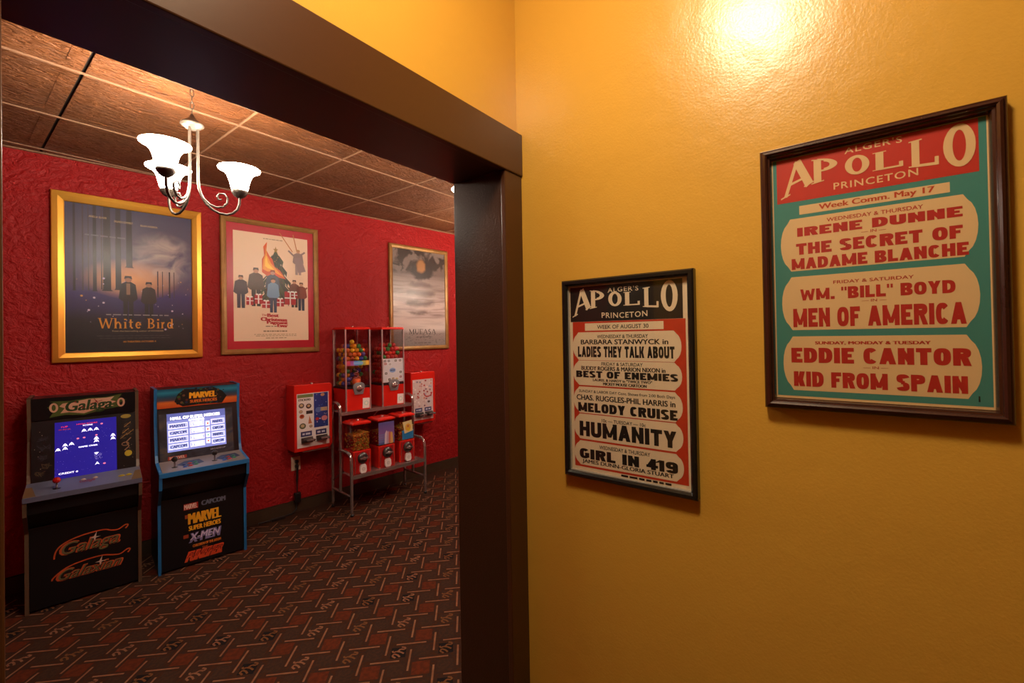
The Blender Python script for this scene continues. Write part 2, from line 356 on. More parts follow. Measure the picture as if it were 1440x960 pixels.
# ------------------------------------------------------------------ the setting
XB, YA, YB = 1.19, .88, 1.09                  # right hall wall, door wall front and back
ZC = 2.59
ZL = 2.62; ZH = 2.77
g = G(); g.box(-2.7, 4.9, -3.6, 4.4, -.06, 0, CARP)
P0 = Vector((.979, 2.049)); PT = .1515
def onfl(x, y): 
    p = Vector((x, y, 0)) - OW
    if p.dot(EN) < .03: return False
    if y < .80: return -1.6 < x < 1.08 and y > -.9
    if y < YB+.10: return .14 < x < 1.02
    return -.6 < x < 3.9
def patch(pts, z, m): g.face([(x, y, z) for x, y in pts], m)
SQ = [[(-.40, .10), (-.25, .30), (-.08, .22), (-.18, .02), (-.34, -.12)], [(-.10, -.30), (.04, -.10), (.10, .12), (.02, .28), (.16, .34)], [(.10, .05), (.26, -.08), (.22, -.30), (.36, -.34), (.42, -.12)]]
for i in range(-17, 22):
    for j in range(-20, 14):
        cx, cy = P0.x+i*PT, P0.y+j*PT
        if onfl(cx, cy):
            def dash(cx, cy, a, m=CARP3, l=.066, w=.0042):
                ca, sa = math.cos(a), math.sin(a)
                l *= random.uniform(.93, 1.05)
                patch([(cx+ca*l-sa*w, cy+sa*l+ca*w), (cx-ca*l-sa*w, cy-sa*l+ca*w), (cx-ca*l+sa*w, cy-sa*l-ca*w), (cx+ca*l+sa*w, cy+sa*l-ca*w)], .0012, m)
            dash(cx, cy, R(43)); dash(cx+PT/2, cy-PT/2, R(-45))
            # lozenge between two parallel dashes
            k = PT/2
            def loz(x, y, f, m, z=.0006):
                patch([(x-k*f, y), (x, y-k*f), (x+k*f, y), (x, y+k*f)], z, m)
            x, y = cx, cy-PT/2
            if (i+j) % 2 == 0:
                loz(x, y, .62, CARP6 if random.random() < .35 else CARP5)
                for st in SQ:
                    for (a, b), (c, d) in zip(st, st[1:]):
                        ca, sa = math.cos(R(43)), math.sin(R(43)); q = .062
                        A_ = (x+(a*ca-b*sa)*q*1.35, y+(a*sa+b*ca)*q*1.35); B_ = (x+(c*ca-d*sa)*q*1.35, y+(c*sa+d*ca)*q*1.35)
                        dx, dy = B_[0]-A_[0], B_[1]-A_[1]; n = math.hypot(dx, dy); nx, ny = -dy/n*.0042, dx/n*.0042
                        patch([(A_[0]+nx, A_[1]+ny), (A_[0]-nx, A_[1]-ny), (B_[0]-nx, B_[1]-ny), (B_[0]+nx, B_[1]+ny)], .0010, CARP4 if (i*3+j) % 4 else CARP3)
            else: loz(x, y, .72, CARP2)
            loz(cx+PT/2, cy, .66, CARP5)
struct(g, 'floor')

g = G()
p = [W(-2.1, 0, -.06), W(5.2, 0, -.06), W(5.2, -.12, -.06), W(-2.1, -.12, -.06)]
g.mesh([*p, *[q+Vector((0, 0, ZL+.1)) for q in p]], [(3, 2, 1, 0), (4, 5, 6, 7), (0, 1, 5, 4), (1, 2, 6, 5), (2, 3, 7, 6), (3, 0, 4, 7)], RED)
struct(g, 'wall_back')
g = G()                                       # wall with the doorway
def wallbox(x0, x1, z0, z1):
    g.box(x0, x1, YA, YB, z0, z1, RED); i = len(g.f)-6
    g.m[i+2] = g.mi(YEL)
wallbox(-2.7, .030, 0, ZH); wallbox(1.118, 4.9, 0, ZH); wallbox(.030, 1.118, 1.985, ZH)
struct(g, 'wall_door')
g = G(); g.box(XB, XB+.12, -3.6, YA, 0, ZH, YEL); struct(g, 'wall_right')
g = G(); g.box(-2.6, -2.48, -3.6, YA, 0, ZH, YEL); struct(g, 'wall_left')
g = G(); g.box(-2.48, XB, -3.6, -3.48, 0, ZH, YEL); struct(g, 'wall_rear')
g = G(); g.box(4.3, 4.42, YB, 3.5, 0, ZL, RED); struct(g, 'wall_end')
g = G(); g.box(-1.2, -1.08, YB, 4.0, 0, ZL, RED); struct(g, 'wall_far_left')
g = G(); g.box(-2.6, XB, -3.6, YA, ZH, ZH+.08, CEIL); struct(g, 'ceiling')
g = G()                                       # suspended ceiling of the back room
xs = [.385 + .606*k for k in range(-3, 8)]; ys = [YB+.002] + [2.585 + .598*k for k in range(-2, 4)]
g.box(-1.08, 4.3, YB+.001, 4.1, ZC+.012, ZC+.03, GAP)
for a, b in zip(xs, xs[1:]):
    for c, d in zip(ys, ys[1:]):
        e = .006
        # tile with an embossed raised border
        z = ZC+.004; bd = .055
        g.box(a+e, b-e, c+e, d-e, z, z+.006, TILE)
        for (x0, x1, y0, y1) in ((a+e, a+e+bd, c+e, d-e), (b-e-bd, b-e, c+e, d-e), (a+e+bd, b-e-bd, c+e, c+e+bd), (a+e+bd, b-e-bd, d-e-bd, d-e)):
            g.box(x0, x1, y0, y1, z-.002, z, TILE)
for y in ys: g.box(xs[0], xs[-1], y-.0055, y+.0055, ZC-.003, ZC+.004, TEE)
for x in xs[:3]+xs[4:]: g.box(x-.0045, x+.0045, ys[0], ys[-1], ZC-.002, ZC+.004, TEE)
tag(g.build('ceiling'), kind='structure')

# door casing and lining, one trim each
def trim(n, x0, x1, y0, y1, z0, z1, m=TRIM, bevel=.003):
    g = G(); g.box(x0, x1, y0, y1, z0, z1, m); struct(g, 'trim_%d' % n, bevel)
trim(1, -.05, XB, .857, YA, 1.967, 2.106)               # head casing
trim(2, 1.099, XB, .862, YA, 0, 1.967)                  # right casing
trim(3, -.05, .0525, .862, YA, 0, 1.967)                 # left casing
trim(4, 1.103, 1.118, YA, YB+.004, 0, 1.972, JAMB, .0015)
trim(5, .030, .0505, YA, YB+.004, 0, 1.972, JAMB, .0015)
trim(6, .030, 1.118, YA, YB+.004, 1.972, 1.985, bevel=.0015)
g = G()
a, b = W(-1.0, .0, 0), W(4.4, .0, 0); a2, b2 = W(-1.0, .012, 0), W(4.4, .012, 0); up = Vector((0, 0, .098)); 
g.mesh([a, b, b2, a2, a+up, b+up, b2+up*.96, a2+up*.96], [(3, 2, 1, 0), (4, 5, 6, 7)][::1] + [(3, 2, 6, 7), (7, 6, 5, 4), (0, 3, 7, 4), (1, 5, 6, 2)], BASE)
struct(g, 'baseboard_back')
g = G()                                                  # thin ceiling angle along the red wall
a, b = W(-1.0, 0, ZC-.012), W(4.4, 0, ZC-.012)
for d0, d1, z0, z1 in ((0, .020, ZC-.006, ZC+.002), ):
    p = [W(-1.0, d0, z0), W(4.4, d0, z0), W(4.4, d1, z0), W(-1.0, d1, z0)]; q = [W(-1.0, d0, z1), W(4.4, d0, z1), W(4.4, d1, z1), W(-1.0, d1, z1)]
    g.mesh(p+q, [(3, 2, 1, 0), (4, 5, 6, 7), (0, 1, 5, 4), (1, 2, 6, 5), (2, 3, 7, 6), (3, 0, 4, 7)], TEE)
struct(g, 'trim_7')

# ------------------------------------------------------------------ hall ceiling lamp (above the frame; it lights the yellow walls)
LW = (1.0, .80, .54)
mg = mat('lamp_glass_lit', LW, .4, emit=HALL_LAMP)
t = thing('ceiling_lamp', 'round flush glass ceiling lamp lighting the yellow hall', 'lamp', (.30, .29, ZH))
g = G(); g.lathe([(0, 0), (.16, 0), (.165, -.012), (.15, -.03), (0, -.03)], NICK); g.build('canopy', t)
g = G(); g.lathe([(.145, -.028), (.142, -.055), (.12, -.085), (.08, -.105), (.035, -.115), (.0, -.117)], mg, 32); g.build('glass_dome', t)
g = G(); g.lathe([(0, -.135), (.010, -.130), (.013, -.122), (.006, -.114), (0, -.112)], NICK, 12); g.build('finial', t)

# ------------------------------------------------------------------ playbills on the yellow wall
BW = {c: 1 for c in 'APOLMUFSWBhiterd'}
def apollo(s, m, du, l=3):
    lo = lambda u: 0
    for ch, u0, u1, tl, tr, bl, br, sw in (('A', .062, .225, .030, .012, .168, .120, .26), ('P', .222, .372, .028, .044, .128, .112, .26), ('O', .385, .512, .044, .050, .118, .120, .27),
                                       ('L', .518, .658, .052, .050, .120, .120, .26), ('L', .678, .806, .038, .030, .132, .138, .26), ('O', .818, .955, .016, .010, .152, .162, .27)):
        def warp(u, v, u0=u0, u1=u1, tl=tl, tr=tr, bl=bl, br=br):
            f = (u-u0)/(u1-u0); k = v
            return (u+du, (tl+(tr-tl)*f)*(1-k) + (bl+(br-bl)*f)*k)
        for i, q in enumerate(serif_glyph(ch, sw)):
            s.face([s.P(*warp(u0+(u1-u0)*x, 1-y), l+.06*i) for x, y in q], m)
def pill(s, u0, u1, v0, v1, m, l=2, b=.055):
    N = 10; pts = []
    vm = (v0+v1)/2; hv = (v1-v0)/2
    for i in range(N+1):
        a = -90+180*i/N; pts.append((u1-b+b*math.cos(R(a)), vm+hv*math.sin(R(a))*(.86 if 0 < i < N else 1)))
    for i in range(N+1):
        a = 90+180*i/N; pts.append((u0+b+b*math.cos(R(a)), vm+hv*math.sin(R(a))*(.86 if 0 < i < N else 1)))
    s.poly(pts, m, l)
def arched(s, t, u0, u1, v0, v1, m, sag, bold=.011):
    v, f = glyphs(t, bold, 1.15)
    s.mesh([s.P(u0+(u1-u0)*x, v1-(v1-v0)*y+sag*(1-(2*x-1)**2), 3) for x, y in v], f, m)

t = thing('framed_playbill', 'smaller playbill in slim black frame, red with a black heading, on yellow wall', 'poster', (XB, .5095, 1.3085), R(-90))
w, h = .388, .590
g = G(); g.frame(w, h, [(0, 0), (0, .020), (.004, .025), (.012, .025), (.0165, .019), (.0165, .012), (.019, .011), (.019, .004)], BLKF, [BLKF]*5+[LIP, LIP]); g.build('frame', t, fix=False)
g = G(); g.box(-w/2+.004, w/2-.004, -.004, -.0005, -h/2+.004, h/2-.004, BLKF); g.build('backing_board', t)
s = Sheet(-.1755, .1755, -.277, .277, -.0065)
cr = mat('aged_white_card', (.86, .70, .50), .55); kb = ink('161210'); rd = ink('c8391c')
s.rect(0, 1, 0, 1, cr, 0)
U = lambda u: .010+u*.98
V = lambda v: .006+v*.988
s.rect(U(.02), U(.99), V(.192), V(.985), rd, 1)
s.rect(U(.0), U(.972), V(-.0), V(.191), kb, 1)
apollo(s, cr, -.022)
arched(s, "ALGER'S", U(.36), U(.628), V(.018), V(.043), cr, -.002); arched(s, 'PRINCETON', U(.302), U(.698), V(.145), V(.174), cr, .004)
s.rect(U(.141), U(.824), V(.201), V(.241), cr, 2); s.text('WEEK OF AUGUST 30', U(.257), U(.705), V(.212), V(.233), kb, 3)
for a, b in ((.249, .401), (.403, .538), (.546, .690), (.695, .832), (.842, .974)): pill(s, U(.018), U(.957), V(a), V(b), cr)
for q in (('WEDNESDAY & THURSDAY', .255, .699, .264, .283, 0, .011), ('BARBARA STANWYCK in', .099, .857, .289, .315, .0, .011), ('LADIES THEY TALK ABOUT', .068, .904, .326, .384, .37, .02),
          ('FRIDAY & SATURDAY', .291, .652, .410, .428, 0, .011), ('BUDDY ROGERS & MARION NIXON in', .100, .830, .433, .455, .0, .011), ('BEST OF ENEMIES', .047, .926, .459, .495, .42, .02),
          ('LAUREL & HARDY in "TWICE TWO"', .209, .724, .499, .513, 0, .01), ('MICKEY MOUSE CARTOON', .304, .679, .518, .533, 0, .01),
          ('SUNDAY & LABOR DAY Cont. Shows from 2:00 Both Days', .072, .901, .563, .582, 0, .01), ('CHAS. RUGGLES-PHIL HARRIS in', .048, .902, .590, .619, 0, .011), ('MELODY CRUISE', .061, .916, .633, .682, .42, .02),
          ('10c — TUESDAY — 10c', .284, .666, .712, .730, 0, .01), ('HUMANITY', .071, .905, .735, .816, .37, .02),
          ('WEDNESDAY & THURSDAY', .257, .698, .855, .875, 0, .011), ('GIRL IN 419', .067, .912, .884, .938, .42, .02), ('JAMES DUNN-GLORIA STUART', .094, .878, .942, .968, 0, .011)):
    if q[5]: blockline(s, q[0], U(q[1]), U(q[2]), V(q[3]), V(q[4]), kb, stem=q[5])
    else: s.text(q[0], U(q[1]), U(q[2]), V(q[3]), V(q[4]), kb, 3, bold=q[6], fat=.0012 if 'in' in q[0] or 'JAMES' in q[0] else 0)
s.bars(U(.45), U(.86), V(.989), V(.999), kb, 3, 7)
s.build('printed_card', t)
g = G(); g.box(-w/2+.0165, w/2-.0165, -.0100, -.0092, -h/2+.0165, h/2-.0165, GLS); g.build('glass_pane', t)

t = thing('framed_playbill', 'larger teal playbill with red heading in dark mahogany frame, right on yellow wall', 'poster', (XB, -.0335, 1.560), R(-90))
w, h = .391, .591
g = G(); g.frame(w, h, [(0, 0), (0, .020), (.002, .023), (.005, .023), (.006, .027), (.011, .029), (.0145, .026), (.016, .021), (.0195, .020), (.0205, .017), (.0215, .012), (.0225, .004)], MAHO); g.build('frame', t)
g = G(); g.box(-w/2+.004, w/2-.004, -.004, -.0005, -h/2+.004, h/2-.004, BLKF); g.build('backing_board', t)
s = Sheet(-.1745, .1745, -.2725, .2725, -.0065)
cr2 = mat('aged_cream_card', (.80, .55, .28), .55); tl = ink('3c8a84'); rd2 = ink('b8201c'); orr = ink('c0401c'); rh = ink('c42a1a')
s.rect(0, 1, 0, 1, cr2, 0); s.rect(.010, .990, .002, .990, tl, 1)
s.rect(.030, .960, .004, .186, rh, 2); apollo(s, cr2, 0, 4)
arched(s, "ALGER'S",   .389, .655, .009, .033, cr2, -.002); arched(s, 'PRINCETON', .332, .72, .137, .164, cr2, .003)
s.rect(.151, .846, .207, .243, cr2, 2); s.text('Week Comm. May 17', .256, .784, .212, .240, orr, 3)
for a, b in ((.257, .474), (.498, .718), (.744, .966)): pill(s, .045, .951, a, b, cr2)
for q in (('WEDNESDAY & THURSDAY', .293, .737, .272, .287, 0), ('IRENE DUNNE', .137, .893, .297, .333, .42), ('— IN —', .46, .575, .339, .350, 0), ('THE SECRET OF', .129, .892, .362, .408, .40), ('MADAME BLANCHE', .103, .913, .423, .468, .40),
          ('FRIDAY & SATURDAY', .319, .691, .524, .537, 0), ('WM. "BILL" BOYD', .146, .858, .551, .597, .38), ('— IN —', .455, .57, .604, .614, 0), ('MEN OF AMERICA', .105, .898, .630, .706, .38),
          ('SUNDAY, MONDAY & TUESDAY', .22, .753, .765, .779, 0), ('EDDIE CANTOR', .09, .911, .791, .852, .43), ('— IN —', .455, .57, .861, .871, 0), ('KID FROM SPAIN', .101, .896, .888, .949, .42)):
    if q[5]: blockline(s, q[0], q[1], q[2], q[3], q[4], rd2, stem=q[5])
    else: s.text(q[0], q[1], q[2], q[3], q[4], rd2, 3)
s.rect(.935, .941, .955, .975, kb, 2)
s.build('printed_card', t)
g = G(); g.box(-w/2+.0215, w/2-.0215, -.0100, -.0092, -h/2+.0215, h/2-.0215, GLS); g.build('glass_pane', t)

# ------------------------------------------------------------------ film posters on the red wall
def node_print(name, build):
    m = bpy.data.materials.new(name); m.use_nodes = True; nt = m.node_tree; b = nt.nodes['Principled BSDF']; b.inputs['Roughness'].default_value = .5
    tc = nt.nodes.new('ShaderNodeTexCoord'); sp = nt.nodes.new('ShaderNodeSeparateXYZ'); nt.links.new(tc.outputs['Object'], sp.inputs[0])
    nt.links.new(build(nt, tc, sp), b.inputs['Base Color']); return m
def ramp(nt, fac, stops):
    r = nt.nodes.new('ShaderNodeValToRGB'); e = r.color_ramp.elements
    while len(e) < len(stops): e.new(.5)
    for k, (p_, c) in zip(e, stops): k.position = p_; k.color = lin(c)
    nt.links.new(fac, r.inputs[0]); return r.outputs[0]
def mth(nt, op, a, b):
    n = nt.nodes.new('ShaderNodeMath'); n.operation = op
    for i, x in enumerate((a, b)):
        if isinstance(x, (int, float)): n.inputs[i].default_value = x
        else: nt.links.new(x, n.inputs[i])
    return n.outputs[0]
def noise(nt, tc, sc, stretch=(1, 1, 1), det=4, dist=0.):
    mp = nt.nodes.new('ShaderNodeMapping'); mp.inputs['Scale'].default_value = stretch; nt.links.new(tc.outputs['Object'], mp.inputs[0])
    n = nt.nodes.new('ShaderNodeTexNoise'); n.inputs['Scale'].default_value = sc; n.inputs['Detail'].default_value = det; n.inputs['Distortion'].default_value = dist
    nt.links.new(mp.outputs[0], n.inputs['Vector']); return n.outputs['Fac']
def mixc(nt, f, a, b):
    n = nt.nodes.new('ShaderNodeMix'); n.data_type = 'RGBA'
    nt.links.new(f, n.inputs[0])
    for i, x in ((6, a), (7, b)):
        if isinstance(x, str): n.inputs[i].default_value = lin(x)
        else: nt.links.new(x, n.inputs[i])
    return n.outputs[2]
def lin01(nt, x, a, b):
    n = nt.nodes.new('ShaderNodeMapRange'); nt.links.new(x, n.inputs[0]); n.inputs[1].default_value = a; n.inputs[2].default_value = b; return n.outputs[0]

def poster_frame(name, label, u0, u1, z0, z1, prof, fm):
    t = thing(name, label, 'poster', W((u0+u1)/2, 0, (z0+z1)/2), AW)
    w, h = u1-u0, z1-z0
    g = G(); g.frame(w, h, prof, fm); g.build('frame', t)
    g = G(); g.box(-w/2+.006, w/2-.006, -.006, -.0005, -h/2+.006, h/2-.006, BLKF); g.build('backing_board', t)
    return t, w, h
def dusk(nt, tc, sp):
    z = lin01(nt, sp.outputs[2], -.47, .47)
    n = noise(nt, tc, 5, (1, 1, 1), 5, .6)
    zz = mth(nt, 'ADD', z, mth(nt, 'MULTIPLY', mth(nt, 'SUBTRACT', n, .5), .10))
    base = ramp(nt, zz, [(0, '0d0a0d'), (.20, '17101c'), (.30, '2a1c54'), (.40, '35266e'), (.46, '4a3a66'), (.62, '46416a'), (.8, '4c4764'), (1, '302e52')])
    dx = mth(nt, 'DIVIDE', mth(nt, 'ADD', sp.outputs[0], .00), .26); dz = mth(nt, 'DIVIDE', mth(nt, 'ADD', sp.outputs[2], -.01), .14)
    d = mth(nt, 'SQRT', mth(nt, 'ADD', mth(nt, 'MULTIPLY', dx, dx), mth(nt, 'MULTIPLY', dz, dz)), 0)
    gl = ramp(nt, d, [(0, (1, 1, 1)), (.45, (.7, .7, .7)), (1, (0, 0, 0))])
    warm = mixc(nt, gl, base, 'eaa868')
    dx = mth(nt, 'DIVIDE', mth(nt, 'ADD', sp.outputs[0], -.16), .20); dz = mth(nt, 'DIVIDE', mth(nt, 'ADD', sp.outputs[2], -.16), .20)
    d = mth(nt, 'SQRT', mth(nt, 'ADD', mth(nt, 'MULTIPLY', dx, dx), mth(nt, 'MULTIPLY', dz, dz)), 0)
    mist = mth(nt, 'MULTIPLY', ramp(nt, d, [(0, (.9, .9, .9)), (.5, (.6, .6, .6)), (1, (0, 0, 0))]), lin01(nt, noise(nt, tc, 7, (1, 1, 1.4), 5, 1.2), .3, .65))
    return mixc(nt, mist, warm, 'd8c8bc')
def person(s, u, v, hgt, body, skin, hair, leg, l=4, wk=1.0):   # small printed figure, v = feet
    k = s.h/s.w; hh = hgt; wd = hgt*k*.15*wk
    s.disc(u, v-hh*.91, hgt*k*.062, skin, l+1); s.poly([(u-hgt*k*.07, v-hh*.92), (u-hgt*k*.055, v-hh*.99), (u+hgt*k*.055, v-hh*.99), (u+hgt*k*.07, v-hh*.92), (u, v-hh*.95)], hair, l+2)
    s.poly([(u-wd*.9, v-hh*.80), (u-wd*.3, v-hh*.86), (u+wd*.3, v-hh*.86), (u+wd*.9, v-hh*.80), (u+wd*1.15, v-hh*.48), (u+wd*.75, v-hh*.42), (u-wd*.75, v-hh*.42), (u-wd*1.15, v-hh*.48)], body, l+.5)
    s.poly([(u-wd*.62, v-hh*.45), (u-wd*.02, v-hh*.45), (u-wd*.1, v), (u-wd*.6, v)], leg, l); s.poly([(u+wd*.02, v-hh*.45), (u+wd*.62, v-hh*.45), (u+wd*.6, v), (u+wd*.1, v)], leg, l)

# wide gold frame: two figures in a dusky forest
t, w, h = poster_frame('framed_film_poster', 'film poster of two figures in a purple forest, wide bright gold frame', .428, 1.193, 1.3195, 2.3785,
                       [(0, 0), (0, .022), (.004, .028), (.030, .030), (.056, .020), (.060, .017), (.060, .008)], GOLD)
s = Sheet(-.3235, .3235, -.4745, .4745, -.0095)
s.rect(0, 1, 0, 1, node_print('dusk_forest_print', dusk), 0)
tk = ink('1f1826'); tk2 = ink('3a2d3c')
for u, wd, b in ((.065, .018, .575), (.125, .011, .57), (.21, .028, .575), (.30, .06, .57), (.385, .045, .56), (.26, .010, .56), (.47, .05, .40), (.165, .008, .57), (.70, .012, .60), (.74, .008, .6), (.80, .014, .6), (.84, .008, .6)):
    top = .0 if u < .5 else .42
    s.poly([(u-wd*.42, top), (u+wd*.42, top), (u+wd*.5, b), (u+wd*.75, b+.01), (u-wd*.7, b+.01), (u-wd*.5, b)], tk if wd > .012 else tk2, 1)
dk = ink('15121c'); dk2 = ink('2a1c1c'); sk = ink('b07a5a')
person(s, .46, .775, .31, dk, sk, dk2, dk, 4, .95); person(s, .625, .775, .275, dk2, sk, dk2, dk, 4, .95)
s.rect(.445, .475, .52, .60, ink('8a6a52'), 6)
gd = ink('d8922a'); gl = ink('b9a27a'); gy = ink('8f8a90')
WDS = {'W': 1.35, 'h': .82, 'i': .42, 't': .55, 'e': .72, 'B': .95, 'r': .6, 'd': .85}
s.word('White', .235, .565, .765, .835, gd, WDS, 5, .22, .10); s.word('Bird', .61, .832, .765, .835, gd, WDS, 5, .22, .10)
s.text('ARIELLA GLASER', .17, .30, .075, .088, gl, 3, gap=1.2); s.text('ORLANDO SCHWERDT', .355, .50, .088, .102, gl, 3, gap=1.1); s.text('GILLIAN ANDERSON', .56, .70, .095, .108, gl, 3)
s.bars(.14, .44, .203, .212, ink('6a667a'), 3, 5)
s.bars(.29, .79, .737, .744, gy, 5, 9); s.text('From the best-selling author of WONDER', .335, .745, .848, .862, gl, 5, 0)
s.text('IN THEATERS OCTOBER 4', .42, .68, .922, .934, gd, 5)
for k in range(2): s.bars(.22+.02*k, .80, .884+.016*k, .890+.016*k, ink('3a3438'), 5, 12)
fl = ink('c9b8d8'); fo = ink('d8a060')
for k in range(46): s.disc(random.uniform(.03, .97), random.uniform(.45, .86), random.choice((.003, .004, .006, .010)), fl if k % 4 else fo, 2, 8)
s.build('printed_sheet', t)
g = G(); g.box(-w/2+.058, w/2-.058, -.0145, -.0138, -h/2+.058, h/2-.058, ACR); g.build('glass_pane', t)

# narrow gilt frame: red mat with a cream sheet
t, w, h = poster_frame('framed_film_poster', 'film poster of a burning Christmas tree on cream, red border, narrow gilt frame', 1.310, 2.040, 1.3305, 2.3865,
                       [(0, 0), (0, .020), (.005, .026), (.020, .027), (.036, .020), (.040, .016), (.040, .008)], GOLDW)
s = Sheet(-.3245, .3245, -.491, .491, -.0095)
rm = ink('b01226', .35); s.rect(0, 1, 0, 1, rm, 0)
A_ = lambda u, v: (.070+u*.858, .062+v*.872)
class Sub:                                    # same calls, remapped into the cream sheet
    pass
cm = mat('cream_poster_paper', (.80, .62, .43), .45)
s.rect(.070, .928, .062, .934, cm, 1)
s2 = Sheet(-.3245+.070*.649, -.3245+.928*.649, .491-.934*.982, .491-.062*.982, -.0105)
gr = ink('26331f'); gr2 = ink('3c4a2a'); 
for k, (v0, v1, hw) in enumerate(((.13, .28, .085), (.20, .38, .135), (.29, .48, .185), (.38, .57, .23), (.46, .65, .27))):
    s2.poly([(.545, v0), (.545+hw*.86, v1-.03), (.545-hw*.86, v1-.03)], gr if k % 2 else gr2, 2+.5*k)
    for i in range(11):
        x = -hw+2*hw*i/10; s2.poly([(.545+x*.45, v0+(v1-v0)*.35), (.545+x*1.02+.018, v1-.035-.0*abs(x)), (.545+x*1.06, v1+.012*((i*7) % 3)), (.545+x*1.02-.022, v1-.03)], (gr, gr2, ink('1c2818'))[(i+k) % 3], 2.1+.5*k+.03*i)
for k in range(60):
    v = random.uniform(.2, .62); q = (v-.14)/.5*.27; s2.disc(.545+random.uniform(-q, q)*.9, v, .006, random.choice((ink('8a1a1a'), ink('b08a3a'), gr, ink('506030'))), 4, 6)
s2.poly([(.545, .105), (.555, .13), (.58, .13), (.56, .145), (.57, .17), (.545, .155), (.52, .17), (.53, .145), (.51, .13), (.535, .13)], ink('a08040'), 5)
f1 = ink('f0a020'); f2 = ink('ffd040'); f3 = ink('d85a14')
s2.poly([(.36, .36), (.36, .24), (.39, .20), (.38, .12), (.43, .07), (.42, .15), (.46, .20), (.50, .23), (.53, .30), (.60, .33), (.68, .41), (.58, .40), (.50, .36), (.44, .40)], f3, 5)
s2.poly([(.37, .33), (.38, .24), (.41, .18), (.41, .12), (.43, .20), (.48, .27), (.56, .33), (.66, .395), (.50, .345), (.43, .35)], f1, 6)
s2.poly([(.40, .30), (.40, .24), (.42, .20), (.44, .27), (.52, .33), (.44, .32)], f2, 7)
sk2 = ink('c09070'); br = ink('3a2418'); jk = ink('3a3a44'); dn = ink('2c3448')
for a in ((.09, .70, .30, jk, br, dn), (.28, .68, .36, ink('4a3a2c'), br, ink('2a2622')), (.50, .66, .33, ink('384a60'), ink('8a4020'), dn), (.80, .68, .27, ink('6a4030'), br, ink('3a2a24')), (.90, .71, .28, ink('7a3a24'), ink('5a3a20'), dn)):
    person(s2, a[0], a[1], a[2], a[3], sk2, a[4], a[5], 7, 1.15)
person(s2, .505, .735, .33, ink('6f98b8'), sk2, br, ink('34405a'), 10, 1.0)
s2.line([(.09, .55), (.02, .50)], .02, jk, 8); s2.line([(.92, .52), (.99, .48)], .02, ink('7a3a24'), 8)
for u, v, a, b in ((.20, .655, .09, .06), (.31, .64, .10, .07), (.41, .68, .11, .055), (.60, .66, .10, .06), (.74, .63, .16, .10), (.80, .58, .09, .05)):
    s2.rect(u-a/2, u+a/2, v-b, v+b*.25, ink('a8141c'), 9); s2.rect(u-.008, u+.008, v-b, v+b*.25, WHT, 10); s2.rect(u-a/2, u+a/2, v-b*.45, v-b*.33, WHT, 10)
    s2.disc(u-.02, v-b, .018, WHT, 10, 8, ry=.008); s2.disc(u+.02, v-b, .018, WHT, 10, 8, ry=.008)
gy2 = ink('8a7a78')
s2.line([(.60, -.03), (.78, .14)], .012, ink('b8703a'), 6); s2.line([(.79, -.03), (.84, .12)], .012, ink('b8703a'), 6)
person(s2, .86, .36, .25, gy2, sk2, ink('b08a50'), ink('9a8a88'), 7, 1.2); s2.poly([(.80, .20), (.90, .18), (.97, .32), (.86, .34)], ink('8f7f80'), 8)
s2.line([(.82, .19), (.72, .13)], .025, gy2, 8); s2.line([(.88, .17), (.96, .13)], .025, gy2, 8)
tr = ink('b0141c')
s2.text('The', .35, .415, .752, .772, tr, 5, rise=.004); s2.text('Best', .425, .575, .745, .778, tr, 5, fat=.005, rise=-.0); s2.text('Christmas', .34, .69, .780, .815, tr, 5, fat=.006, rise=-.006)
s2.text('Pageant', .42, .70, .812, .850, tr, 5, fat=.006, rise=-.006); s2.text('Ever', .56, .70, .842, .872, tr, 5, fat=.006, rise=-.004)
s2.bars(.40, .55, .862, .869, ink('6a5a48'), 5, 3); s2.bars(.37, .69, .905, .917, ink('8a765c'), 5, 9)
for k in range(2): s2.bars(.25+.02*k, .82, .938+.014*k, .944+.014*k, ink('a99374'), 5, 12)
s2.bars(.40, .68, .972, .978, ink('8a765c'), 5, 5); s2.bars(.38, .64, .040, .047, ink('8a765c'), 5, 6)
i0 = len(s.v); s.v += s2.v; mp = [s.mi(m) for m in s2.mats]
for f, m in zip(s2.f, s2.m): s.f.append([i0+k for k in f]); s.m.append(mp[m]); s.sm.append(False)
s.build('printed_sheet', t)
g = G(); g.box(-w/2+.038, w/2-.038, -.0182, -.0176, -h/2+.038, h/2-.038, ACR); g.build('glass_pane', t)

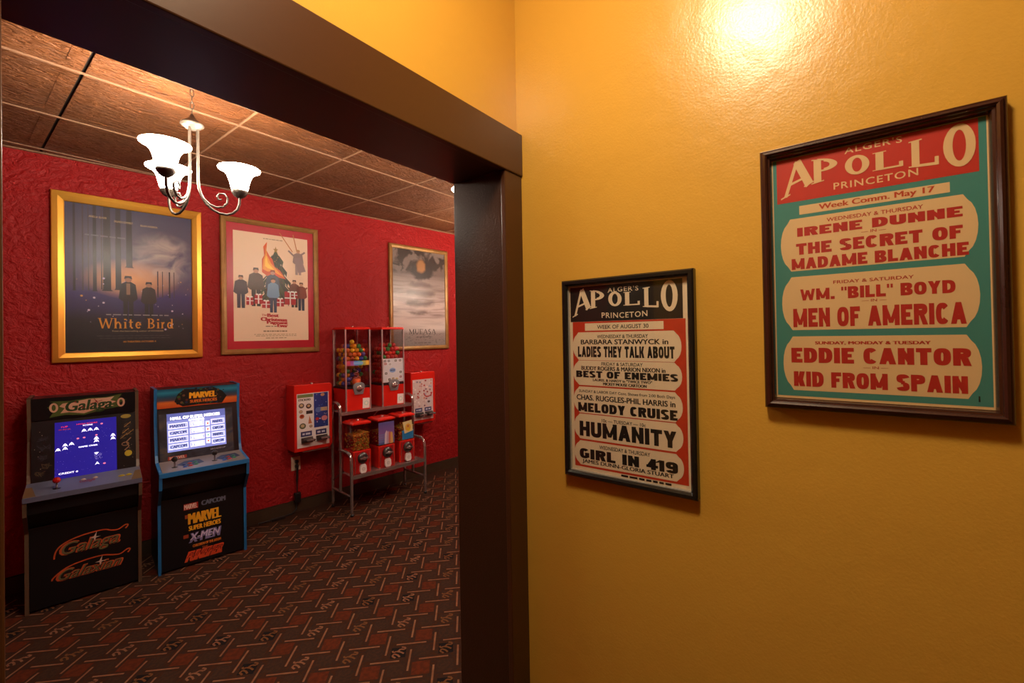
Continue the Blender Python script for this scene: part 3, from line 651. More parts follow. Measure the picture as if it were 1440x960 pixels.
# third poster: rocks above a pale streaked pool
def pool(nt, tc, sp):
    z = lin01(nt, sp.outputs[2], -.49, .49)
    base = ramp(nt, z, [(0, '7e736e'), (.12, '8d7f79'), (.18, 'c9bab2'), (.3, 'bfaaa2'), (.42, 'c2aca4'), (.56, 'a8958c'), (.70, '8e7c74'), (.76, '6a5a52'), (1, '7a6a62')])
    st = lin01(nt, noise(nt, tc, 6, (.5, 1, 4.5), 4, .5), .42, .66)
    inm = ramp(nt, z, [(0, (.1, .1, .1)), (.25, (.25, .25, .25)), (.35, (.8, .8, .8)), (.72, (.7, .7, .7)), (.78, (0, 0, 0))])
    c = mixc(nt, mth(nt, 'MULTIPLY', st, inm), base, '6c5650')
    pb = lin01(nt, noise(nt, tc, 40, (1, 1, 1.5), 3, .2), .55, .7)
    c = mixc(nt, mth(nt, 'MULTIPLY', pb, ramp(nt, z, [(0, (.7, .7, .7)), (.13, (.6, .6, .6)), (.16, (0, 0, 0))])), c, '4a423e')
    rk = lin01(nt, noise(nt, tc, 7, (1, 1, 1), 6, .9), .46, .56)
    c = mixc(nt, mth(nt, 'MULTIPLY', rk, ramp(nt, z, [(.74, (0, 0, 0)), (.79, (1, 1, 1))])), c, '33261e')
    def blob(cx, cz, rx, rz, lo, hi):
        dx = mth(nt, 'DIVIDE', mth(nt, 'SUBTRACT', sp.outputs[0], cx), rx); dz = mth(nt, 'DIVIDE', mth(nt, 'SUBTRACT', sp.outputs[2], cz), rz)
        d = mth(nt, 'SQRT', mth(nt, 'ADD', mth(nt, 'MULTIPLY', dx, dx), mth(nt, 'MULTIPLY', dz, dz)), 0)
        d = mth(nt, 'ADD', d, mth(nt, 'MULTIPLY', mth(nt, 'SUBTRACT', noise(nt, tc, 14, (1, 1, 1), 4, .6), .5), .7))
        return lin01(nt, d, hi, lo)
    wv = nt.nodes.new('ShaderNodeTexWave'); wv.bands_direction = 'Z'; wv.inputs['Scale'].default_value = 3.2; wv.inputs['Distortion'].default_value = 3.5; wv.inputs['Detail'].default_value = 3; nt.links.new(tc.outputs['Object'], wv.inputs['Vector'])
    c = mixc(nt, mth(nt, 'MULTIPLY', mth(nt, 'MULTIPLY', blob(.0, .02, .20, .22, .75, 1.0), wv.outputs['Fac']), .85), c, '64504a')
    c = mixc(nt, blob(.02, .30, .17, .12, .75, 1.0), c, '2e2119')
    return mixc(nt, blob(.015, .335, .065, .085, .6, 1.0), c, '9c6a38')
t, w, h = poster_frame('framed_film_poster', 'film poster of rocks over a pale streaked pool, narrow gilt frame behind the gumball machines', 2.735, 3.460, 1.3105, 2.376,
                       [(0, 0), (0, .020), (.005, .026), (.020, .027), (.036, .020), (.040, .016), (.040, .008)], GOLDW)
s = Sheet(-.3225, .3225, -.4927, .4927, -.0095)
s.rect(0, 1, 0, 1, node_print('rocky_pool_print', pool), 0)
dkm = ink('2c2622')
s.word('MUFASA', .28, .80, .825, .878, dkm, {'M': 1.2, 'U': .95, 'F': .8, 'A': 1., 'S': .75}, 3, .20, .10)
s.bars(.42, .70, .906, .912, dkm, 3, 5); s.bars(.38, .70, .967, .974, ink('5a504a'), 3, 4)
s.build('printed_sheet', t)
g = G(); g.box(-w/2+.038, w/2-.038, -.0145, -.0138, -h/2+.038, h/2-.038, ACR); g.build('glass_pane', t)

# ------------------------------------------------------------------ arcade cabinets
PROF = [(0, 0), (0, .43), (-.085, .540), (-.097, .640), (.105, .664), (.128, .71), (.170, .89), (.166, 1.02), (.150, 1.133), (.385, 1.133), (.385, 0)]
B0, B1, M0, M1 = (.110, .662), (.170, 1.000), (.164, 1.003), (.148, 1.129)
def onb(z): return (B0[0]+(B1[0]-B0[0])*(z-B0[1])/(B1[1]-B0[1]), z)
def cabinet(label, u, d, rz, wdt, edge, deckw, deckm):
    t = thing('arcade_cabinet', label, 'arcade game', W(u, d, 0), rz)
    hw = wdt/2
    for sx in (-1, 1):
        g = G(); a, b = (-hw, -hw+.016) if sx < 0 else (hw-.016, hw)
        g.prism(PROF, a, b, 'x', BLKL)
        # coloured T-moulding along the front edge
        pts = PROF[:10]
        for (y0, z0), (y1, z1) in zip(pts, pts[1:]):
            dy, dz = y1-y0, z1-z0; n = math.hypot(dy, dz); ny, nz = -dz/n*.0015, dy/n*.0015
            g.mesh([(a, y0+ny, z0+nz), (b, y0+ny, z0+nz), (b, y1+ny, z1+nz), (a, y1+ny, z1+nz)], [(0, 1, 2, 3)], edge)
            g.mesh([(a, y0+ny, z0+nz), (a, y1+ny, z1+nz), (a, y1-ny*1.0, z1-nz*1.0), (a, y0-ny, z0-nz)], [(0, 1, 2, 3)], edge)
        g.build('side_panel', t)
    i = hw-.016
    g = G(); g.box(-i, i, .006, .022, .012, .452, BLKL); g.build('kick_panel', t)
    g = G(); g.prism([(.022, .44), (-.070, .545), (-.074, .615), (.09, .632), (.10, .46)], -i, i, 'x', BLKL); g.build('deck_housing', t)
    g = G(); g.prism([(-.100, .615), (-.100, .643), (.110, .669), (.115, .640)], -deckw, deckw, 'x', deckm); dk = g.build('control_deck', t, .002)
    g = G(); g.box(-i, i, .366, .382, .01, 1.126, BLKL); g.box(-i, i, .155, .37, 1.113, 1.127, BLKL); g.build('back_panel', t)
    return t, i, dk
def slab(y0, z0, y1, z1, i, m, name, t, th=.012):   # a panel between two profile points, returns frame for its artwork
    dy, dz = y1-y0, z1-z0; n = math.hypot(dy, dz); ny, nz = dz/n*th, -dy/n*th
    g = G(); g.prism([(y0, z0), (y1, z1), (y1+ny, z1+nz), (y0+ny, z0+nz)], -i, i, 'x', m); return g.build(name, t), n
class Slant(Sheet):                            # artwork on a tilted panel: (y0,z0) bottom, (y1,z1) top
    def __init__(s, x0, x1, y0, z0, y1, z1, off=.0015):
        super().__init__(x0, x1, 0, 1); s.b = (y0, z0); s.e = (y1, z1); n = math.hypot(y1-y0, z1-z0); s.nn = (-(z1-z0)/n, (y1-y0)/n); s.h = n; s.off = off
    def P(s, u, v, l):
        k = 1-v; o = s.off+.0004*l
        return (s.x0+u*s.w, s.b[0]+(s.e[0]-s.b[0])*k+s.nn[0]*o, s.b[1]+(s.e[1]-s.b[1])*k+s.nn[1]*o)
def joystick(t, dk, x, y, z, m, k=1.0):
    g = G(); g.lathe([(0, 0), (.016, 0), (.016, .002), (0, .003)], BLK, 12, (x, y, z)); g.tube([(x, y, z), (x, y-.003, z+.035*k)], .0045, CHR); b = g.build('joystick', dk)
    g = G(); g.lathe([(0, -.017), (.010, -.014), (.0165, -.005), (.0165, .005), (.010, .014), (0, .017)], m, 14, (x, y-.004, z+.046*k)); g.build('ball_top', b)
def button(dk, x, y, z, m, r=.012):
    g = G(); g.lathe([(0, .006), (r*.6, .006), (r*.85, .0045), (r, .002), (r*1.25, .002), (r*1.3, 0)], m, 14, (x, y, z)); g.build('button', dk)
DZ = lambda y: .643+(y+.100)*(.669-.643)/.210+.0004

gold2 = ink('a07a3a'); bge = mat('tan_edge', (.12, .075, .042), .4)
greyd = mat('grey_blue_deck', (.11, .12, .18), .35)
t, i, dk = cabinet('black arcade cabinet with a plain blue shooter screen and leafy cream banner, leftmost game', .560, .392, AW+R(-3.0), .476, bge, .238, greyd)
bz, n = slab(*B0, *B1, i, BLKL, 'screen_bezel', t)
s = Slant(-i, i, *B0, *B1); s.rect(0, 1, 0, 1, BLKL, -.5)
dm = ink('4a3a26'); dm2 = ink('2c2a36'); ye = ink('8f7d20')
for u, v, r in ((.10, .30, .05), (.11, .45, .06), (.10, .60, .05), (.14, .74, .05), (.08, .86, .05)):
    for k in range(5): s.line([(u+random.uniform(-r, r), v+random.uniform(-r, r)) for _ in range(3)], .008, dm2 if v < .65 else dm, 1)
s.disc(.90, .06, .055, ye, 1, ry=.035); s.disc(.92, .72, .040, ink('b0a020'), 1); s.arc(.92, .72, .06, .06, -60, 100, .006, dm, 1)
for u, v in ((.92, .22), (.90, .33), (.95, .36), (.88, .42)): s.arc(u, v, .035, .03, 20, 300, .012, dm, 1); s.line([(u-.04, v+.03), (u+.03, v-.05)], .008, gold2, 1)
s.line([(.95, .45), (.90, .52), (.93, .60), (.88, .66)], .012, ink('8a6a50'), 1); s.arc(.89, .55, .035, .03, 0, 360, .01, ink('8a6a50'), 1)
for k in range(14): s.disc(random.choice((random.uniform(.02, .18), random.uniform(.84, .97))), random.uniform(.1, .95), .004, ink('9a9080'), 1, 6)
s.bars(.38, .62, .965, .980, ink('a08860'), 2, 3)
s.build('bezel_art', bz)
bs = ink('2a24a0', .2, emit=.42); wl = ink('f4f0ff', emit=1.6); rl = ink('e03028', emit=.9); pl = ink('e87898', emit=.9)
s = Slant(-.130, .133, *onb(.668), *onb(.982), .004)
s.rect(0, 1, 0, 1, bs, 0)
s.text('1UP', .10, .20, .075, .100, rl, 2); s.text('HIGH SCORE', .34, .68, .055, .078, rl, 2); s.text('SCORE', .44, .60, .085, .108, wl, 2); s.bars(.06, .24, .127, .142, ink('8a2040', emit=.6), 2, 3)
def sprite(u, v, m, k=.045):
    s.poly([(u-k, v+k*.6), (u-k*.5, v-k*.4), (u, v-k*.75), (u+k*.5, v-k*.4), (u+k, v+k*.6), (u+k*.4, v+k*.1), (u, v+k*.35), (u-k*.4, v+k*.1)], m, 2)
for u, v in ((.46, .195), (.56, .19), (.66, .19), (.16, .42), (.26, .41), (.16, .48), (.05, .49), (.66, .36), (.66, .41), (.94, .34), (.94, .40)): sprite(u, v, wl)
for u, v in ((.36, .325), (.46, .32), (.66, .30), (.75, .10)): s.disc(u, v, .022, pl, 2, 8, ry=.014)
s.text('GAME OVER', .37, .68, .470, .495, wl, 2); s.text('CREDIT 0', .06, .36, .895, .925, wl, 2)
s.poly([(.66, .66), (.70, .62), (.62, .62)], wl, 2)
for k in range(34): s.disc(.69+random.uniform(-.07, .07), .69+random.uniform(-.05, .06), .005, ink('a8a0e0', emit=.9), 2, 5)
s.poly([(.63, .845), (.67, .79), (.71, .845), (.67, .825)], wl, 3); s.disc(.79, .84, .025, pl, 2, 8, ry=.014)
for k in range(60): s.disc(random.random(), random.uniform(.1, .95), .0035, ink('8078d8', emit=.8), 1, 5)
s.build('screen', t)
mq, n = slab(*M0, *M1, i, BLKL, 'marquee', t)
s = Slant(-i, i, *M0, *M1)
gn = ink('4a5a24'); pk = ink('cfa084')
s.poly([(.14, .42), (.24, .30), (.16, .16), (.36, .20), (.52, .12), (.70, .14), (.86, .04), (.82, .28), (.91, .34), (.80, .55), (.86, .66), (.66, .74), (.48, .92), (.30, .82), (.16, .90), (.20, .62)], gn, 1)
s.poly([(.28, .30), (.40, .24), (.52, .17), (.70, .18), (.78, .14), (.74, .32), (.80, .40), (.73, .52), (.78, .60), (.62, .66), (.48, .84), (.34, .72), (.26, .74), (.30, .52), (.25, .42)], pk, 2)
for u in (.20, .85): s.arc(u, .46, .03, .18, 0, 360, .022, pk, 3)
s.text('Galaga', .29, .745, .20, .84, ink('24401a'), 4, .012, fat=.004, shear=.03)
for u, v in ((.40, .26), (.47, .55), (.60, .30), (.68, .66)): s.disc(u, v, .010, ink('8a1c14'), 6, 8)
s.line([(.58, .18), (.63, .48)], .007, ink('8a1c14'), 6); s.line([(.55, .40), (.66, .28)], .006, ink('8a1c14'), 6)
s.build('marquee_art', mq)
s = Sheet(-i, i, .012, .452, .006); s.y = .0055
org = ink('c0562a'); og2 = ink('6b6a44')
def logo(t_, u0, u1, v0, v1, tail):
    s.text(t_, u0-.012, u1+.012, v0-.008, v1+.010, org, 1, .02, fat=.010, shear=.06); s.text(t_, u0, u1, v0, v1, og2, 3, .0, shear=.06); s.text(t_, u0+.004, u1+.004, v0+.006, v1+.006, ink('1c1a12'), 2.5, .016, shear=.06)
    kp = [(u0+.02, v1+.015), (u0-.03, v1-.02), (u0+.0, v0+.05), (u0+.10, v0-.02), (u0+.25, v0-.055), (u0+.42, v0-.06), (u1-.05, v0-.03), (u1+.02, v0-.02), (u1+.09, v0-.06), (u1+.12, v0-.05), (u1+.08, v0+.0), (u1+.02, v0+.04)]
    pts = []
    for n in range(1, len(kp)-2):
        for q in range(4):
            f = q/4; p0, p1, p2, p3 = kp[n-1], kp[n], kp[n+1], kp[n+2]
            pts.append(tuple(.5*((2*p1[i])+(-p0[i]+p2[i])*f+(2*p0[i]-5*p1[i]+4*p2[i]-p3[i])*f*f+(-p0[i]+3*p1[i]-3*p2[i]+p3[i])*f**3) for i in (0, 1)))
    s.line(pts, .015, org, 2)
    x, y = u0+(u1-u0)*tail, v0+.01
    s.poly([(x-.05, y), (x-.01, y-.008), (x+.02, y-.07), (x+.012, y-.006), (x+.06, y), (x+.012, y+.008), (x, y+.05), (x-.01, y+.008)], ink('cfc0b0'), 7)
logo('Galaga', .24, .78, .27, .46, .62); logo('Galaxian', .22, .80, .60, .72, .70)
s.rect(0, 1, .004, .010, ink('3a3430'), 1)
s.build('panel_art', t)
joystick(t, dk, -.115, -.035, DZ(-.035), ink('b01810', .25))
for x, m in ((-.012, IVO), (.038, IVO)): button(dk, x, .035, DZ(.035), m, .009)
for x in (.150, .182): button(dk, x, -.01, DZ(-.01), ink('b8a010', .3))
s = Slant(-.236, .236, -.099, .6432, .108, .6690, .0008); s.rect(0, 1, 0, 1, greyd, -.5)
s.poly([(0, 1), (0, .3), (.05, .3), (.10, 1)], ink('6a5030'), 0); s.poly([(1, 1), (1, .3), (.95, .3), (.90, 1)], ink('6a5030'), 0)
s.text('Galaga', .43, .57, .35, .62, ink('902018'), 1, shear=.02); 
s.build('deck_art', dk)

deckg = mat('printed_grey_deck', (.20, .17, .16), .35)
t, i, dk = cabinet('black arcade cabinet with blue edges and a bright white score table on its screen', 1.112, .425, AW+R(-2.6), .478, BLUE, .239, BLUE)
bz, n = slab(*B0, *B1, i, BLKL, 'screen_bezel', t)
s = Slant(-i, i, *B0, *B1); s.rect(0, 1, 0, 1, BLKL, -.5)
s.rect(.02, .93, .10, .99, node_print('stormy_bezel_print', lambda nt, tc, sp: ramp(nt, noise(nt, tc, 9, (1, 1, 1), 6, .8), [(.35, '14151c'), (.5, '2c2f3c'), (.62, '4a4038'), (.75, '242a40')])), 0)
s.rect(.11, .33, .905, .965, ink('a8301c'), 1); s.text('MARVEL', .13, .31, .91, .96, ink('d8c0b0'), 2); s.text('ARCADE1UP', .62, .82, .865, .89, ink('b0b0b8'), 2)
s.build('bezel_art', bz)
sb = ink('8490d8', .2, emit=.75); sw = ink('ffffff', emit=1.25); sl = ink('37448a', emit=.55); sr = ink('d87068', emit=.9)
s = Slant(-.175, .149, *onb(.722), *onb(.964), .004)
s.rect(0, 1, 0, 1, sb, 0); s.rect(0, 1, 0, .19, ink('5a68b4', emit=.6), 1); s.text('HALL OF SUPER HEROES', .06, .90, .09, .17, sw, 3, fat=.006); s.text('RANKING', .36, .62, .185, .245, sw, 3, fat=.004)
for r_ in range(4):
    for c_, (a, b) in enumerate(((.02, .34), (.37, .62), (.74, .98))):
        v = .26+.18*r_; s.rect(a, b, v, v+.145, ink('e4eaff', emit=.95), 1); s.rect(a+.012, b-.012, v+.025, v+.12, ink('a9b4ea', emit=.8), 2)
        s.text(('MARVEL', '%d WINS' % (5-r_), 'MARVEL')[c_] if r_ % 2 == 0 else ('CAPCOM', '%d WINS' % (5-r_), 'CAPCOM')[c_], a+.03, b-.03, v+.035, v+.11, sw if c_ == 1 else sl, 3, fat=.004)
    s.rect(.645, .715, .30+.16*r_, .42+.16*r_, sw, 2); s.disc(.68, .36+.16*r_, .022, sr if r_ != 2 else ink('88c0b0', emit=.9), 3, 8)
s.build('screen', t)
mq, n = slab(*M0, *M1, i, BLKL, 'marquee', t)
s = Slant(-i, i, *M0, *M1)
s.rect(0, 1, 0, 1, node_print('sunset_marquee_print', lambda nt, tc, sp: ramp(nt, lin01(nt, sp.outputs[2], 1.003, 1.129), [(0, 'c8501c'), (.28, 'd8702a'), (.40, '50424a'), (.62, '12506a'), (.8, '2a86a0'), (1, '0e4660')])), 0)
s.poly([(.20, .70), (.24, .30), (.32, .05), (.50, .10), (.66, .02), (.80, .30), (.86, .60), (.80, .98), (.50, .94), (.30, .98)], ink('181410'), 1)
for k in range(70): s.disc(random.uniform(.24, .82), random.uniform(.08, .92), random.uniform(.008, .022), random.choice((ink('3a5a2a'), ink('5a2a1a'), ink('6a5030'), ink('203050'), ink('14120e'), ink('181410'))), 2+.01*k, 7)
yl = ink('f0b020')
s.text('MARVEL', .385, .715, .28, .60, ink('7a2a10'), 4, fat=.010, rise=.0); s.text('MARVEL', .385, .715, .26, .58, yl, 5, fat=.008); s.text('SUPER HEROES', .39, .73, .66, .82, ink('d87020'), 5, fat=.003)
s.build('marquee_art', mq)
s = Sheet(-i, i, .012, .452, .006); s.y = .0055
s.rect(.255, .425, .115, .205, ink('b03020'), 1); s.text('MARVEL', .265, .415, .125, .195, ink('e8d0c0'), 2, fat=.003); s.text('CAPCOM', .47, .76, .115, .185, ink('6a7286'), 2, fat=.006)
s.text('MARVEL', .315, .70, .265, .42, yl, 2, fat=.010); s.text('SUPER HEROES', .315, .70, .445, .515, yl, 2, fat=.004); s.rect(.27, .31, .275, .33, ink('b05020'), 1)
s.rect(.25, .31, .56, .61, ink('a04020'), 1); s.text('X-MEN', .32, .68, .555, .69, ink('8a84b8'), 2, fat=.010, shear=.02); s.text('X-MEN', .325, .67, .565, .65, ink('d8d0e8'), 3.6, fat=.0, shear=.02)
s.text('CHILDREN OF THE ATOM', .36, .70, .725, .765, ink('d07828'), 2, fat=.003)
s.text('THE', .47, .54, .785, .815, ink('d87038'), 2); s.text('PUNISHER', .27, .70, .81, .955, ink('d85028'), 2, fat=.012, shear=.05); s.text('PUNISHER', .285, .70, .83, .90, ink('8a1c14'), 3.6, fat=.0, shear=.05)
s.build('panel_art', t)
s = Slant(-.222, .222, -.095, .6440, .106, .6687, .0012)
s.rect(0, 1, 0, 1, deckg, 0)
for x in (.20, .66):
    s.poly([(x-.02, .5), (x+.08, .25), (x+.26, .25), (x+.30, .6), (x+.10, .8)], ink('2c3c5a'), 1)
s.build('deck_art', dk)
cols = ['1c4a9a', 'b01c18', '1f7a4a', '24407a', 'a83020', '1a6a50']
for x0 in (-.155, .055):
    joystick(t, dk, x0, -.02, DZ(-.02), BLK, 1.1)
    for k in range(6): button(dk, x0+.050+.030*(k % 3), -.045+.042*(k//3)+.008*(k % 3), DZ(-.045+.042*(k//3)+.008*(k % 3)), ink(cols[k], .3), .0105)

# ------------------------------------------------------------------ chrome stand with gumball machines
US, WS = 2.100, .712
t = thing('gumball_stand', 'two tier chrome tube stand carrying the gumball and candy machines', 'stand', W(US, 0, 0), AW)
def leg_arc(p0, p1, p2, n=6):
    p0, p1, p2 = map(Vector, (p0, p1, p2)); return [p0*(1-k/n)**2 + p1*2*(k/n)*(1-k/n) + p2*(k/n)**2 for k in range(n+1)]
for x in (0, WS):
    g = G(); g.tube([(x, -.46, .012), (x, -.46, .40)] + leg_arc((x, -.46, .42), (x, -.46, .505), (x, -.385, .505)) + [(x, -.25, .505)], .0125, CHR, 10)
    g.lathe([(0, 0), (.014, 0), (.014, .02), (0, .011)], BLK, 10, (x, -.46, 0)); g.build('front_leg', t)
    g = G(); g.tube([(x, -.12, .012), (x, -.12, .80)] + leg_arc((x, -.12, .82), (x, -.12, .895), (x, -.165, .895), 4) + leg_arc((x, -.20, .895), (x, -.272, .895), (x, -.272, .82)) + [(x, -.272, .40), (x, -.262, .158)], .0125, CHR, 10)
    g.lathe([(0, 0), (.014, 0), (.014, .02), (0, .011)], BLK, 10, (x, -.12, 0)); g.build('upright', t)
    g = G(); g.tube([(x, -.46, .157), (x, -.12, .157)], .010, CHR); g.build('cross_rail', t)
    g = G(); g.tube([(x, -.12, .22), (x, -.262, .31)], .006, CHR, 6); g.build('brace', t)
for z, y0, y1 in ((.317, -.462, -.20), (.815, -.285, -.03)):
    g = G(); g.box(.006, WS-.006, y0, y1, z-.004, z, CHR); g.box(.006, WS-.006, y0-.002, y0, z-.024, z+.004, CHR); g.build('shelf', t)
g = G(); g.tube([(WS*.5, -.26, .79), (WS*.35, -.13, .60), (WS*.30, -.12, .50)], .005, CHR, 6); g.build('brace', t)

rnd = random.Random(3)
def clear_box(x0, x1, y0, y1, z0, z1, m, name, t):
    g = G(); th = .002
    g.box(x0, x1, y0, y0+th, z0, z1, m); g.box(x0, x1, y1-th, y1, z0, z1, m); g.box(x0, x0+th, y0+th, y1-th, z0, z1, m); g.box(x1-th, x1, y0+th, y1-th, z0, z1, m)
    return g.build(name, t)
def lid(t, x, y0, y1, z, hgt, inset, name='lid'):
    g = G(); b = [(-x, y0), (x, y0), (x, y1), (-x, y1)]; o = .004
    r0 = [(p[0]+math.copysign(o, p[0]), p[1]+(-o if p[1] == y0 else o), z) for p in b]; r1 = [(p[0], p[1], z+hgt*.55) for p in r0]
    r2 = [(p[0]-math.copysign(inset, p[0]), p[1]+(inset if p[1] < (y0+y1)/2 else -inset), z+hgt) for p in r1]
    g.mesh(r0+r1+r2, [(3, 2, 1, 0)] + [(4*k+j, 4*k+(j+1) % 4, 4*k+4+(j+1) % 4, 4*k+4+j) for k in range(2) for j in range(4)] + [(8, 9, 10, 11)], RPL)
    o_ = g.build(name, t, .0025)
    g = G(); g.lathe([(.011, 0), (.011, .006), (.008, .010), (0, .010)], CHR, 12, (0, (y0+y1)/2-.02, z+hgt)); g.build('lock', o_)
def coin_mech(t, z, m, k=1.0, y=0):
    pts = [(-.040*k, z+.030*k), (-.044*k, z+.012*k), (-.030*k, z-.040*k), (.030*k, z-.040*k), (.044*k, z+.012*k), (.040*k, z+.030*k), (.020*k, z+.042*k), (-.020*k, z+.042*k)]
    g = G(); g.prism([(x, zz) for x, zz in pts], y-.012, y, 'y', m); b = g.build('coin_mechanism', t, .003)
    g = G(); g.lathe([(.022*k, .012), (.022*k, .019), (.016*k, .022), (0, .022)], CHR, 16, (0, y, z), 'y'); g.box(-.026*k, .026*k, y-.034, y-.020, z-.005*k, z+.005*k, CHR); g.build('turn_handle', b, .001)
    return b
BALLS = {}
def gumball(col, p, name, label, grp, r):
    k = (col, r)
    if k not in BALLS:
        g = G(); n = 10; prof = [(r*math.sin(math.pi*i/8), r*math.cos(math.pi*i/8)) for i in range(9)]
        g.lathe(prof, mat('gum_'+col, col, .3), n); me = g.build(name); BALLS[k] = me.data; bpy.data.objects.remove(me)
    o = bpy.data.objects.new(name, BALLS[k]); C.objects.link(o); o.location = p
    tag(o, label, 'gumball', grp)

def tall_machine(u, label, kind):
    d = .262; t = thing('gumball_machine', label, 'gumball machine', W(u, d, .8155), AW)
    hw, dp = .113, .236; zt = .700
    g = G(); g.box(-hw, hw, 0, dp, 0, .190, RPL); g.build('base', t, .002)
    g = G(); g.box(-hw-.002, hw+.002, -.002, dp+.002, .190, .206, BLK); g.build('band', t)
    for sx in (-1, 1):
        for y in (0, dp-.008):
            g = G(); g.box(*((-hw-.003, -hw+.007) if sx < 0 else (hw-.007, hw+.003)), y-.003, y+.009, .0 if y == 0 else .2, zt, ALU); g.build('corner_strip', t)
    clear_box(-hw+.007, hw-.007, .002, dp-.004, .206, zt, PLA, 'clear_hopper', t)
    lid(t, hw, 0, dp, zt, .022, .012)
    coin_mech(t, .188, ZINC, 1.25)
    g = G(); g.prism([(.035, .012), (.100, .010), (.103, .098), (.038, .100)], -.003, 0, 'y', WHT); st = g.build('sticker', t)
    st['label'] = 'white price sticker'
    s = Sheet(.037, .101, .014, .096, -.0032); s.disc(.5, .5, .32, ink('b8d8d0'), 1); s.disc(.5, .5, .20, ink('e8ece0'), 2); s.build('sticker_print', st)
    if kind == 0:
        s = Sheet(-hw+.008, hw-.008, .388, .428, .001); s.rect(0, 1, 0, 1, ink('4a7ab8', .3), 0)
        for k, c in enumerate(('c04a6a', 'a05aa0', '4a7ac0', '4aa0a0', 'b0b060', 'd8a040')): s.rect(k/6, (k+1)/6, 0, 1, ink(c, .3), 1)
        s.disc(.10, .5, .05, ink('d03a4a'), 2); s.disc(.90, .5, .06, ink('e8c040'), 2); s.rect(.30, .72, .25, .75, ink('7aa8d8'), 2); s.build('display_strip', t)
        g = G()
        g.lathe([(.034, .206), (.034, .34), (.030, .362), (.018, .376), (0, .380)], PLA, 16, (0, .045, 0)); tb = g.build('spiral_tube', t)
        g = G(); g.tube([(.020*math.cos(a*.5), .045+.020*math.sin(a*.5), .215+a*.0032) for a in range(46)], .003, ink('e0a0b0'), 6); g.build('spiral_rail', tb)
        g = G(); g.lathe([(.0, .214), (.030, .216), (.036, .235), (.036, .262), (.024, .272), (0, .273)], mat('orange_capsule', (.85, .13, .02), .3), 16, (0, .036, 0)); g.build('orange_cup', t)
        g = G(); g.box(-hw+.012, -.050, .060, .064, .206, .386, PLA); g.build('inner_panel', t); g = G(); g.box(.050, hw-.012, .060, .064, .206, .386, PLA); g.build('inner_panel', t)
        g = G(); g.box(-hw+.010, hw-.010, .050, dp-.01, .376, .382, PLA); g.build('inner_floor', t)
    else:
        s = Sheet(-hw+.008, hw-.008, .215, .432, .001); s.rect(0, 1, 0, 1, ink('c8c6ca', .35), 0)
        for u_, v_, c in ((.10, .10, '38363c'), (.28, .10, '4a4a58'), (.62, .10, '3a3030'), (.84, .10, '4a4858'), (.12, .22, 'a04040'), (.34, .24, '9a9aa0'), (.14, .62, '302c30'), (.30, .88, '202020'), (.86, .60, '403c44'), (.86, .80, '8a4a5a'), (.66, .88, 'c0a030'), (.48, .86, '8a6a30')):
            s.rect(u_-.075, u_+.075, v_-.065, v_+.065, ink('e8e6e6'), 1); s.rect(u_-.060, u_+.060, v_-.05, v_+.05, ink(c), 2); s.disc(u_, v_, .03, ink('b8b0a8'), 3, 8)
        s.disc(.46, .50, .16, ink('7a98c8'), 1, 18, ry=.10); s.bars(.36, .56, .475, .525, ink('2a3a6a'), 2, 3)
        c_ = s.build('display_card', t)
    return t
G1 = ['f0b41e', '43409a', 'e8702a', '2a48b0', '3a8a48', 'b0502a', '6a5098', 'e8a020']; G2 = ['d02424', 'e04838', '38904c', 'd83a3a', 'c02020', 'c85040']
def fill(u, kind, hname):
    hw, dp, r = .103, .228, .0205; grp = 'gumballs in the left tall machine' if kind == 0 else 'gumballs in the right tall machine'
    cols = G1 if kind == 0 else G2
    lab = 'mixed colour gumball heaped in the left tall gumball machine' if kind == 0 else 'red or green gumball heaped in the right tall gumball machine'
    zb = .8155
    pts = []
    nx = 5; ny = 5; step = .0405
    for lay in range(16):
        for ix in range(nx):
            for iy in range(ny):
                x = -hw+r+.001+ix*step+(step/2 if lay % 2 else 0)+rnd.uniform(-.0008, .0008); y = .006+r+iy*.0425+(.0 if lay % 2 == 0 else (.0 if iy == 0 else .002))
                z = .208+r+lay*.0362+rnd.uniform(0, .0012)
                if x > hw-r-.002 or y > dp-r: continue
                top = (.575 if kind == 0 else .56) + .03*math.sin(ix*1.3+iy) - .012*abs(ix-2)
                if z > top: continue
                front = y < .03; left = x < -hw+r+.022; upper = z > top-.055
                if kind == 0:
                    if z < .402+r and y < .105 and not left: continue      # the clear display chamber
                    if z < .402+r and left and y < .07: continue
                    if not (left or upper or (front and z > .40) or (z < .45 and y < .14)): continue
                else:
                    if z < .42 and front and ix > 0: continue
                    if not (left or upper or front): continue
                pts.append((x, y, z))
    for x, y, z in pts:
        p = W(u, .262, zb) + EU*x - EN*y + Vector((0, 0, z))
        gumball(rnd.choice(cols), p, 'gumball', lab, grp, r)
u1, u2 = 2.272, 2.617
tall_machine(u1, 'tall red gumball machine with mixed gumballs and an orange cup, upper shelf left', 0); fill(u1, 0, '')
tall_machine(u2, 'tall red gumball machine with red gumballs above a white picture card, upper shelf right', 1); fill(u2, 1, '')

